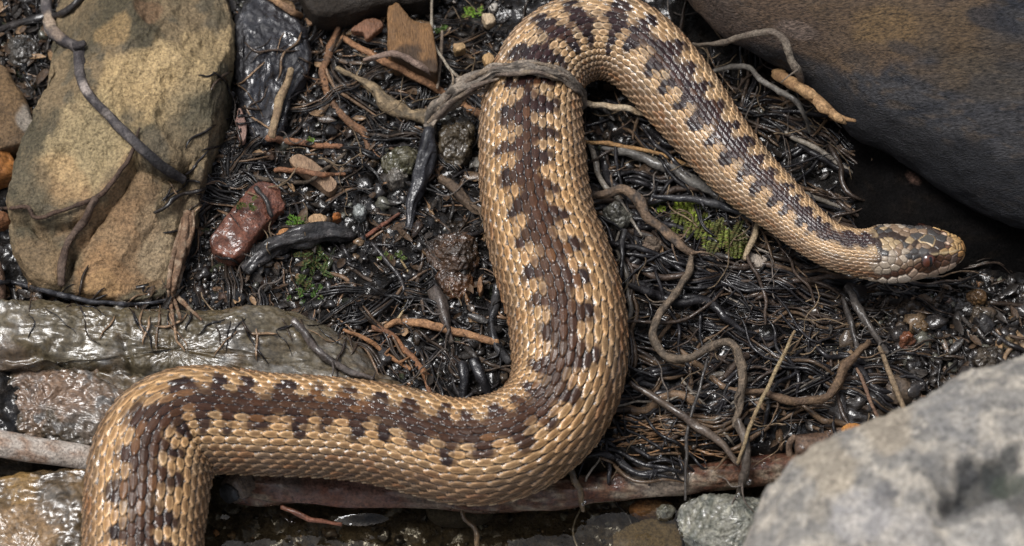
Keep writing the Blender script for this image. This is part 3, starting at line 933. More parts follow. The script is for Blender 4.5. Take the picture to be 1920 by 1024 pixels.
add_solid(rock('ledge', 'long pale grey wet ledge of layered rock above the lower coil', 'rock',
     [(-120, 585), (0, 586), (130, 592), (260, 604), (400, 606), (520, 604), (610, 625), (668, 655), (705, 690), (760, 735), (840, 760), (820, 820), (500, 850), (240, 790), (120, 722), (0, 712), (-120, 715)],
     z=-0.35, top=1.05, bot=1.2, p=3.4, res=(370, 125), rough=0.20, fine=0.085, freq=0.75, seed=7, centre=(330, 690),
     bumps=[(60, 650, 50, 0.25), (400, 660, 80, 0.2)], strata=(0.05, 34, 0.06), slope=(0.03, 0.26), sharp=0.2,
     cracks=[([(-20, 672), (80, 665), (140, 690), (230, 685), (330, 700)], 6, 0.3), ([(230, 640), (246, 690)], 6, 0.2), ([(90, 665), (105, 640)], 5, 0.15)],
     base=(GREY, BROWNST, (0.135, 0.128, 0.115)), colour_freq=1.1, streak=(0.6, 1.6, 1.0),
     tints=[(120, 605, 130, (0.085, 0.066, 0.034), 0.75), (330, 615, 130, (0.078, 0.061, 0.032), 0.75), (540, 620, 90, (0.09, 0.072, 0.042), 0.7), (20, 690, 50, (0.075, 0.05, 0.03), 0.8), (600, 690, 60, (0.085, 0.07, 0.045), 0.7)], mat=M_LEDGE))
add_solid(rock('mottled_stone', 'rough pink and grey wet stone behind the pale stick at the left', 'rock',
     [(-120, 722), (0, 716), (60, 706), (150, 708), (210, 726), (262, 772), (300, 850), (200, 858), (90, 846), (0, 830), (-120, 834)],
     z=-0.5, top=0.75, bot=0.8, p=3, res=(240, 90), rough=0.20, fine=0.13, freq=0.9, seed=8, slope=(0.15, 0.18), sharp=0.2, base=((0.060, 0.047, 0.032), (0.135, 0.092, 0.062), (0.115, 0.105, 0.095)), colour_freq=1.3,
     strata=(0.05, 40, 0.15), facets=6, tints=[(115, 745, 46, (0.19, 0.12, 0.078), 0.6), (60, 730, 40, (0.16, 0.10, 0.066), 0.5), (170, 820, 50, (0.11, 0.10, 0.085), 0.6)], mat=M_LEDGE))
add_solid(rock('brown_stone', 'brown and ochre wet stone below the pale stick at the lower left', 'rock',
     [(-120, 905), (0, 902), (90, 896), (190, 905), (250, 980), (270, 1140), (100, 1230), (-120, 1200)],
     z=-0.75, top=0.7, bot=0.8, p=3.2, res=(220, 90), rough=0.20, fine=0.09, freq=0.7, seed=9, slope=(0.12, 0.17), sharp=0.25, base=((0.066, 0.045, 0.024), (0.135, 0.086, 0.040), (0.04, 0.03, 0.02)), colour_freq=1.0,
     strata=(0.06, 60, 0.25), facets=5, tints=[(60, 985, 60, (0.27, 0.17, 0.085), 0.6), (40, 915, 40, (0.24, 0.145, 0.05), 0.6), (110, 940, 50, (0.05, 0.04, 0.028), 0.6)], mat=M_LEDGE))
add_solid(rock('recessed_rock', 'rock face painted near black as shade in the hollow behind the head of the snake', 'rock',
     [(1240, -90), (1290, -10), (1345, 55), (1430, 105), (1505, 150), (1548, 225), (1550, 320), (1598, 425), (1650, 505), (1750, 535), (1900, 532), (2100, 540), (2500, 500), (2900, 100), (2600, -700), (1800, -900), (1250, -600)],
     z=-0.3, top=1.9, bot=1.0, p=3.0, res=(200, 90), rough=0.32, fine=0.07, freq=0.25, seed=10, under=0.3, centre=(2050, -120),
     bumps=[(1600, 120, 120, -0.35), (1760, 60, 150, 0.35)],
     base=((0.002, 0.0018, 0.0018), (0.0035, 0.003, 0.003), (0.006, 0.0045, 0.0035)), colour_freq=1.5, streak=(0.4, 1.8, 1.0),  # pigment near black: the shade under the slab is in the colour
     tints=[(1712, 333, 8, (0.2, 0.12, 0.09), 0.6)], mat=M_HOLLOW_SHADE))
add_solid(rock('overhanging_rock', 'huge damp rock slab in the upper right, brown above, blue black below with shade painted along its lower edge', 'rock',
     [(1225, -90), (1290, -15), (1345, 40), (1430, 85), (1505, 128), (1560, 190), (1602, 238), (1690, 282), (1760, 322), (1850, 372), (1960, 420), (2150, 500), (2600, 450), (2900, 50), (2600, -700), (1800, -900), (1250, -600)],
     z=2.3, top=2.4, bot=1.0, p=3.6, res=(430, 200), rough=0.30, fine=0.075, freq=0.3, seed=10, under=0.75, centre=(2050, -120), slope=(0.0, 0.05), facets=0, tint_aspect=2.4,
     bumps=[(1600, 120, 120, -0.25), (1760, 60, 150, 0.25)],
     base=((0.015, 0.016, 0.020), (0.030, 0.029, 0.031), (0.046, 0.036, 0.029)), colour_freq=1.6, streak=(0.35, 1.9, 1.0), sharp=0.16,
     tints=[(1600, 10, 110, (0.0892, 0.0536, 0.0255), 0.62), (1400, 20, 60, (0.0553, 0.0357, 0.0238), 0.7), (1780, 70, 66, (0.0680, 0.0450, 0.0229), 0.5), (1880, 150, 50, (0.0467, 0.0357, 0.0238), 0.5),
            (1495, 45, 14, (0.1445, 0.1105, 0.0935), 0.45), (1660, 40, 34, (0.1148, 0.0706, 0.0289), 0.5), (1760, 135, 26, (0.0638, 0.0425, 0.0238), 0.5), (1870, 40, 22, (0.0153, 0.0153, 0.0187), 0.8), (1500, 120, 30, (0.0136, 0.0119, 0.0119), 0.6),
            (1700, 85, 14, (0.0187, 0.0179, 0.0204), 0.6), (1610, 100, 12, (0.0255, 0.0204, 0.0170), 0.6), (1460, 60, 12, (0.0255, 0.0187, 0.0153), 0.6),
            (1560, 200, 62, (0.0055, 0.0055, 0.007), 0.8), (1650, 250, 66, (0.0055, 0.0055, 0.007), 0.8), (1770, 300, 74, (0.0055, 0.0055, 0.007), 0.8), (1890, 350, 84, (0.006, 0.0065, 0.0085), 0.75), (1440, 95, 26, (0.010, 0.010, 0.011), 0.7)], mat=M_DARKROCK))  # near-black tints paint shade along the slab's lower edge
add_solid(rock('dark_beam', 'dark wet timber edge along the top behind the brown wood block', 'timber',
     [(540, -80), (600, -60), (780, -60), (830, -30), (800, 8), (720, 14), (640, 34), (580, 26)], z=0.7, top=0.4, bot=1.0, p=4, res=(120, 50), rough=0.1, fine=0.05, freq=0.6,
     seed=11, base=((0.010, 0.008, 0.0065), (0.022, 0.016, 0.011)), streak=(0.4, 2, 1), mat=M_BARK))
add_solid(rock('speckled_stone', 'grey green wet speckled stone standing in the stream at the bottom right', 'rock',
     [(1272, 962), (1290, 940), (1330, 934), (1400, 938), (1470, 950), (1520, 985), (1500, 1060), (1400, 1070), (1320, 1040), (1282, 1005)],
     z=-0.75, top=0.75, bot=0.9, p=2.6, res=(180, 80), rough=0.10, fine=0.09, freq=0.9, seed=12, facets=7, base=((0.085, 0.090, 0.075), (0.16, 0.155, 0.125), (0.26, 0.25, 0.20)), colour_freq=2.6, mat=M_WETROCK))
add_solid(rock('submerged_stone', 'flat angular tan stone lying under the water left of the speckled stone', 'rock',
     [(1150, 1012), (1152, 1004), (1172, 992), (1205, 979), (1240, 970), (1256, 968), (1262, 976), (1272, 1000), (1280, 1030), (1278, 1080), (1215, 1090), (1160, 1084), (1148, 1040)],
     z=-1.3, top=0.28, bot=0.5, p=7, res=(140, 60), rough=0.06, fine=0.05, freq=0.8, seed=13, facets=3, base=((0.145, 0.108, 0.060), (0.105, 0.078, 0.044), (0.07, 0.055, 0.035)), mat=M_ROCK))
add_solid(rock('submerged_stone', 'dark flat stone under the water below the bend of the lower coil', 'rock',
     [(800, 950), (850, 938), (915, 945), (925, 965), (890, 980), (820, 978)],
     z=-1.2, top=0.25, bot=0.5, p=3.4, res=(90, 40), rough=0.06, fine=0.03, freq=0.8, seed=14, base=((0.06, 0.055, 0.045), (0.09, 0.075, 0.055)), mat=M_ROCK))
add_solid(rock('submerged_stone', 'reddish brown stone under the water between branch and speckled stone', 'rock',
     [(1180, 952), (1210, 940), (1255, 945), (1262, 958), (1235, 972), (1195, 970)],
     z=-1.2, top=0.3, bot=0.4, p=2.8, res=(80, 40), rough=0.06, fine=0.04, freq=1.2, seed=15, base=((0.20, 0.095, 0.04), (0.13, 0.08, 0.045)), mat=M_ROCK))
SMALL = [
    ('round_stone', 'rounded brown stone under the grey arching root', [(838, 228), (870, 222), (888, 245), (886, 285), (862, 312), (838, 302), (826, 270)], 0.45, 0.5, ((0.066, 0.050, 0.030), (0.043, 0.033, 0.021)), M_WETROCK),
    ('round_stone', 'mossy olive stone left of the black root below the arch', [(722, 292), (760, 280), (788, 292), (784, 318), (750, 330), (720, 316)], 0.3, 0.4, ((0.056, 0.053, 0.028), (0.086, 0.076, 0.046)), M_WETROCK),
    ('round_stone', 'pale grey bead of stone by the black root below the arch', [(730, 322), (752, 316), (766, 330), (758, 348), (738, 350), (727, 338)], 0.35, 0.4, ((0.145, 0.132, 0.112), (0.092, 0.079, 0.066)), M_WETROCK),
    ('round_stone', 'round grey stone among the roots right of the middle coil', [(1138, 395), (1160, 386), (1180, 394), (1182, 412), (1162, 424), (1142, 416)], 0.45, 0.4, ((0.106, 0.102, 0.083), (0.066, 0.063, 0.053)), M_WETROCK),
    ('round_stone', 'pale oval stone lying between black roots below the round grey one', [(1208, 452), (1228, 450), (1238, 462), (1228, 472), (1210, 466)], 0.5, 0.3, ((0.185, 0.132, 0.096), (0.132, 0.099, 0.073)), M_ROCK),
    ('round_stone', 'round amber pebble on the wet gravel right of the snake head', [(1815, 548), (1832, 540), (1846, 552), (1842, 568), (1824, 570), (1813, 560)], 0.25, 0.35, ((0.178, 0.102, 0.043), (0.112, 0.066, 0.033)), M_GRAVEL),
    ('round_stone', 'red pebble in the wet gravel below the snake head', [(1688, 630), (1704, 626), (1714, 638), (1708, 654), (1692, 650)], 0.25, 0.35, ((0.172, 0.059, 0.026), (0.106, 0.046, 0.026)), M_GRAVEL),
    ('round_stone', 'ochre pebble just right of the red pebble in the gravel', [(1710, 610), (1728, 602), (1742, 612), (1732, 626), (1714, 624)], 0.25, 0.3, ((0.145, 0.092, 0.046), (0.092, 0.059, 0.033)), M_GRAVEL),
    ('round_stone', 'brown wet pebble under the amber pebble at the right', [(1822, 585), (1850, 578), (1868, 592), (1860, 612), (1832, 614)], 0.2, 0.4, ((0.046, 0.036, 0.026), (0.079, 0.059, 0.040)), M_GRAVEL),
    ('round_stone', 'pinkish pebble in the wet gravel left of the amber pebble', [(1770, 566), (1784, 560), (1792, 570), (1782, 580), (1772, 576)], 0.0, 0.25, ((0.145, 0.099, 0.079), (0.106, 0.073, 0.059)), M_GRAVEL),
    ('round_stone', 'large dark pebble at the lower end of the wet gravel', [(1820, 668), (1850, 655), (1878, 668), (1872, 692), (1840, 698)], 0.15, 0.4, ((0.030, 0.024, 0.018), (0.059, 0.046, 0.033)), M_GRAVEL),
    ('round_stone', 'yellowish pebble near the right edge of the gravel', [(1876, 640), (1892, 634), (1900, 646), (1888, 656)], 0.2, 0.3, ((0.158, 0.119, 0.059), (0.112, 0.079, 0.046)), M_GRAVEL),
    ('round_stone', 'shiny brown lump of wet earth and stone left of the middle coil', [(800, 455), (850, 440), (890, 455), (895, 500), (850, 515), (808, 495)], 0.2, 0.5, ((0.033, 0.022, 0.015), (0.066, 0.036, 0.020)), M_WETROCK),
    ('round_stone', 'reddish wet stone beside the middle coil above the orange twig', [(815, 515), (850, 505), (885, 520), (880, 548), (840, 556)], 0.2, 0.35, ((0.086, 0.040, 0.018), (0.040, 0.025, 0.017)), M_WETROCK),
    ('round_stone', 'white quartz pebble in the mud between boulder and ledge', [(216, 572), (230, 568), (238, 580), (230, 592), (218, 588)], 0.3, 0.25, ((0.330, 0.304, 0.264), (0.264, 0.238, 0.198)), M_GRAVEL),
    ('round_stone', 'brown pebble in the mud near the left end of the ledge', [(58, 562), (76, 560), (82, 572), (72, 580), (58, 576)], 0.3, 0.25, ((0.106, 0.066, 0.040), (0.066, 0.046, 0.026)), M_GRAVEL),
    ('round_stone', 'small bright orange pebble in the gravel left of the middle coil', [(625, 402), (633, 399), (638, 405), (633, 411), (626, 409)], 0.35, 0.2, ((0.363, 0.132, 0.040), (0.264, 0.099, 0.033)), M_GRAVEL),
    ('round_stone', 'pale blue grey pebble near the small orange pebble', [(666, 392), (680, 388), (686, 400), (678, 410), (666, 404)], 0.35, 0.25, ((0.238, 0.251, 0.238), (0.165, 0.178, 0.165)), M_GRAVEL),
    ('round_stone', 'wet pale pebble in the water just left of the speckled stone', [(1234, 955), (1252, 952), (1260, 962), (1248, 970), (1235, 966)], -0.75, 0.3, ((0.106, 0.106, 0.079), (0.145, 0.132, 0.099)), M_WETROCK),
    ('round_stone', 'grey brown stone jutting from the mud at the left above the boulder crack', [(20, 75), (55, 70), (75, 95), (60, 120), (25, 118)], 0.2, 0.4, ((0.033, 0.030, 0.025), (0.059, 0.050, 0.040)), M_WETROCK),
]
for i, (nm, lb, ol, z, tp, bs, mt) in enumerate(SMALL):
    big = max(math.dist(ol[0], q) for q in ol)
    add_solid(rock(nm, lb, 'stone', ol, z=z, top=tp, bot=0.5, p=2.2, res=(int(30 + big), int(16 + big * 0.4)), rough=0.10 + 0.0014 * big, fine=0.05 + 0.0006 * big, freq=1.3, seed=20 + i, base=bs, colour_freq=2.2, mat=mt, facets=7,
                   group='loose stones and pebbles'))

# ------------------------------------------------------------------ chips of wood
add_solid(rock('wood_chip', 'upright brown block of split wood at the top left of the arching root', 'wood chip',
     [(727, 20), (736, 14), (745, 10), (760, 27), (775, 43), (791, 48), (807, 51), (812, 66), (816, 90), (820, 116), (818, 142), (790, 133), (760, 122), (735, 112), (728, 98), (727, 60)], z=0.9, top=0.22, bot=1.1, p=9, res=(160, 50), rough=0.03, fine=0.02, freq=0.8,
     seed=50, base=((0.185, 0.098, 0.040), (0.13, 0.070, 0.030)), colour_freq=1.6, streak=(2.4, 0.5, 1), under=0.15, tints=[(775, 130, 48, (0.035, 0.022, 0.014), 0.85)], mat=M_WOOD))
add_solid(rock('wood_chip', 'dark red brown slab of wet wood lying right of the boulder', 'wood chip',
     [(396, 458), (404, 444), (420, 422), (440, 398), (458, 376), (476, 356), (488, 349), (505, 351), (524, 358), (529, 374), (533, 390), (520, 405), (500, 430), (480, 456), (462, 480), (446, 489), (432, 494), (418, 486), (404, 476)], z=0.35, top=0.42, bot=0.6, p=5, res=(160, 60), rough=0.07, fine=0.03, freq=0.8,
     seed=51, facets=5, base=((0.135, 0.050, 0.030), (0.085, 0.034, 0.022), (0.20, 0.085, 0.055)), colour_freq=1.5, under=0.2, mat=M_WETWOOD))
add_solid(rock('wood_chip', 'pale splintered chip of wood below the curved red root', 'wood chip',
     [(544, 298), (562, 290), (588, 306), (612, 326), (632, 346), (617, 362), (594, 345), (570, 328), (552, 312)], z=0.45, top=0.16, bot=0.35, p=6, res=(110, 40), rough=0.03, fine=0.02, freq=1,
     seed=52, facets=3, base=((0.30, 0.20, 0.125), (0.19, 0.12, 0.075)), colour_freq=2, streak=(1.5, 1.5, 1), mat=M_WOOD))
for i, (lb, ol, cl) in enumerate([
    ('small reddish flake of wood left of the upright brown block', [(658, 58), (682, 40), (704, 36), (718, 48), (700, 66), (688, 74), (680, 62)], ((0.20, 0.10, 0.06), (0.14, 0.07, 0.04))),
    ('tiny ridged tan flake in the gravel left of the middle coil', [(576, 412), (592, 402), (612, 408), (606, 424), (586, 428)], ((0.38, 0.25, 0.14), (0.28, 0.17, 0.09))),
    ('tiny orange flake touching the black bark strip', [(520, 438), (532, 431), (548, 434), (540, 443), (524, 446)], ((0.34, 0.16, 0.06), (0.25, 0.12, 0.05))),
    ('small tan flake in wet earth left of the middle coil', [(846, 480), (858, 468), (870, 472), (862, 482)], ((0.30, 0.18, 0.09), (0.22, 0.13, 0.07))),
    ('orange leaf flake on dark soil above the pale blurred rock', [(1578, 806), (1592, 796), (1612, 798), (1610, 810), (1596, 818)], ((0.42, 0.19, 0.05), (0.3, 0.13, 0.04))),
    ('pale torn flake beside the neck of the snake', [(1402, 470), (1416, 478), (1438, 486), (1432, 500), (1410, 498)], ((0.32, 0.27, 0.22), (0.22, 0.19, 0.16))),
    ('pinkish flake of wood by the stem at the top of the red slab', [(446, 205), (456, 215), (462, 255), (452, 268), (444, 240)], ((0.30, 0.19, 0.15), (0.2, 0.12, 0.1))),
    ('brown flake leaning near the orange twig beside the middle coil', [(895, 530), (903, 518), (906, 540), (900, 552)], ((0.22, 0.12, 0.06), (0.16, 0.09, 0.05))),
    ('pale bark scrap stuck beside the twig at the top of the boulder', [(126, 34), (136, 24), (140, 30), (134, 46)], ((0.42, 0.30, 0.20), (0.32, 0.22, 0.15))),
    ('tan crumb of wood in the litter at the top left of the loop', [(850, 85), (868, 82), (872, 92), (855, 97)], ((0.40, 0.26, 0.14), (0.3, 0.2, 0.1))),
    ('curled tan chip in the litter beside the left side of the loop', [(905, 108), (918, 100), (928, 112), (914, 122)], ((0.45, 0.29, 0.13), (0.32, 0.2, 0.1))),
    ('pale chip in the litter at the top left of the loop', [(905, 30), (922, 28), (928, 40), (912, 48)], ((0.46, 0.36, 0.24), (0.34, 0.25, 0.16))),
]):
    add_solid(rock('wood_flake', lb, 'wood flake', ol, z=0.55, top=0.08, bot=0.3, p=4, res=(60, 26), rough=0.05, fine=0.03, freq=1.6, seed=60 + i, base=cl, colour_freq=2.5, mat=M_WOOD, group='loose flakes of wood and bark'))

# ------------------------------------------------------------------ branches and sticks
tube('stick', 'pale grey bare stick running in from the left edge under the snake', 'stick',
     [(-160, 806, 0.15), (-40, 825, 0.18), (60, 843, 0.2), (130, 853, 0.15), (200, 868, 0.0), (290, 890, -0.25)], [26, 25, 25, 24, 23, 22],
     col=((0.44, 0.39, 0.34), (0.33, 0.28, 0.235), (0.26, 0.18, 0.13)), mat=M_BARK, above=False, bark=0.03, sides=28, cut=True)
branch = tube('branch', 'reddish brown wet branch lying in the water under the lower coil', 'branch',
     [(440, 908, -0.45), (520, 912, -0.45), (620, 916, -0.45), (720, 921, -0.45), (830, 928, -0.5), (960, 930, -0.55), (1100, 917, -0.5), (1220, 905, -0.45), (1320, 896, -0.4), (1420, 885, -0.4), (1500, 872, -0.4), (1560, 860, -0.4)],
     [33, 32, 31, 30, 29, 28, 28, 27, 27, 27, 26, 25], col=((0.115, 0.060, 0.036), (0.075, 0.028, 0.017), (0.20, 0.155, 0.11)), mat=M_BRANCH, above=False, bark=0.13, sides=30, cut=True, knots=0.06,
     patch=[(560, 898, 60, (0.23, 0.20, 0.17), 0.6), (680, 905, 60, (0.22, 0.185, 0.155), 0.6), (660, 946, 170, (0.095, 0.038, 0.025), 0.8), (1240, 898, 60, (0.33, 0.28, 0.22), 0.6), (1180, 895, 14, (0.012, 0.01, 0.01), 0.9),
            (1118, 900, 12, (0.012, 0.01, 0.01), 0.9), (1255, 894, 10, (0.012, 0.01, 0.01), 0.9), (556, 908, 18, (0.06, 0.045, 0.035), 0.8), (800, 915, 60, (0.16, 0.13, 0.10), 0.5)])
tube('knot', None, None, [(462, 900, -0.28), (448, 910, -0.2), (434, 922, -0.1)], [30, 29, 24], col=((0.12, 0.085, 0.06), (0.07, 0.05, 0.035)), mat=M_WETWOOD, above=False, bark=0.10, sides=26, parent=branch, cut=True)
tube('cut_end', None, None, [(434, 922, -0.12), (428, 927, -0.02)], [19, 19], col=((0.012, 0.012, 0.013), (0.03, 0.03, 0.03)), mat=M_WETROOT, above=False, bark=0.08, sides=22, parent=branch, cut=True)
log = tube('log', 'brown hollow ended log half hidden by the pale blurred rock', 'log',
     [(1492, 842, 0.0), (1540, 838, 0.0), (1600, 826, 0.0), (1680, 806, 0.0), (1780, 785, 0.0)], [28, 29, 30, 31, 32], col=((0.115, 0.068, 0.042), (0.075, 0.045, 0.03), (0.15, 0.10, 0.07)), mat=M_WETWOOD, above=False, bark=0.09, sides=26, cut=True)
tube('rim', None, None, [(1490, 818, 0.25), (1480, 832, 0.15), (1480, 850, -0.05), (1490, 866, -0.2), (1504, 868, -0.2)], [5, 6, 6, 5, 4], col=((0.19, 0.13, 0.09), (0.12, 0.08, 0.055)), above=False, parent=log)
twig = tube('twig', 'dark crooked twig lying down over the face of the tan boulder', 'twig',
     [(84, -60), (86, -10), (90, 30), (97, 55), (112, 72), (136, 84), (148, 92), (150, 110), (150, 140), (160, 168), (182, 196), (205, 218), (228, 243), (256, 270), (290, 300), (318, 322), (345, 338)],
     [12, 12, 12, 12, 12, 10, 12, 10, 9, 9, 9, 10, 10, 10, 10, 10, 8], col=((0.075, 0.066, 0.066), (0.050, 0.044, 0.046), (0.12, 0.105, 0.10)), dz=0.16, bark=0.10, mat=M_BARK, sides=16, knots=0.12,
     patch=[(93, 38, 16, (0.42, 0.32, 0.23), 0.8), (108, 62, 14, (0.36, 0.27, 0.20), 0.6), (162, 162, 16, (0.40, 0.34, 0.30), 0.8), (300, 308, 60, (0.018, 0.017, 0.018), 0.8), (200, 215, 12, (0.2, 0.17, 0.15), 0.6)])
tube('stub', None, None, [(140, 88, 1.75), (152, 84, 1.85), (160, 80, 1.9)], [9, 8, 6], col=((0.06, 0.052, 0.052), (0.04, 0.035, 0.035)), above=False, parent=twig, cut=True)

# the grey root arching over the snake
root_arch = tube('arching_root', 'grey fibrous root arching over the snake near the top loop', 'root',
     [(806, 250, 0.35), (812, 222, 0.6), (835, 196, 1.1), (868, 166, 1.75), (912, 142, 2.3), (960, 130, 2.68), (1010, 128, 2.80), (1050, 140, 2.62), (1078, 162, 2.12), (1092, 182, 1.6), (1098, 202, 1.1)],
     [12, 14, 17, 15, 12, 11, 11, 11, 10, 9, 5], col=((0.19, 0.16, 0.13), (0.085, 0.072, 0.060), (0.31, 0.255, 0.20)), above=False, bark=0.34, sides=34, wiggle=6, step=2.5, cut=True, knots=0.1, mat=M_BARK)
for pts, r in (([(815, 225, 0.7), (850, 190, 1.55), (895, 160, 2.2), (935, 148, 2.6)], [4, 6, 5, 2]), ([(820, 205, 1.0), (855, 170, 1.8), (900, 138, 2.4), (950, 121, 2.78)], [3, 5, 5, 2]),
               ([(930, 140, 2.5), (965, 138, 2.78), (1010, 136, 2.9), (1045, 147, 2.72)], [3, 5, 5, 2]), ([(985, 118, 2.85), (1025, 122, 2.92), (1060, 140, 2.7), (1085, 170, 2.0)], [3, 4, 4, 2]), ([(870, 178, 1.6), (905, 170, 1.9), (925, 172, 1.9)], [4, 3, 1.5]), ([(845, 180, 1.6), (850, 150, 1.9), (842, 128, 1.9)], [3, 2.2, 1.2]), ([(800, 232, 0.5), (826, 214, 0.9), (860, 192, 1.4), (884, 172, 1.85)], [5, 6, 5, 2])):
    tube('bark_strand', None, None, pts, r, col=((0.22, 0.17, 0.12), (0.13, 0.10, 0.08)), above=False, bark=0.2, parent=root_arch)
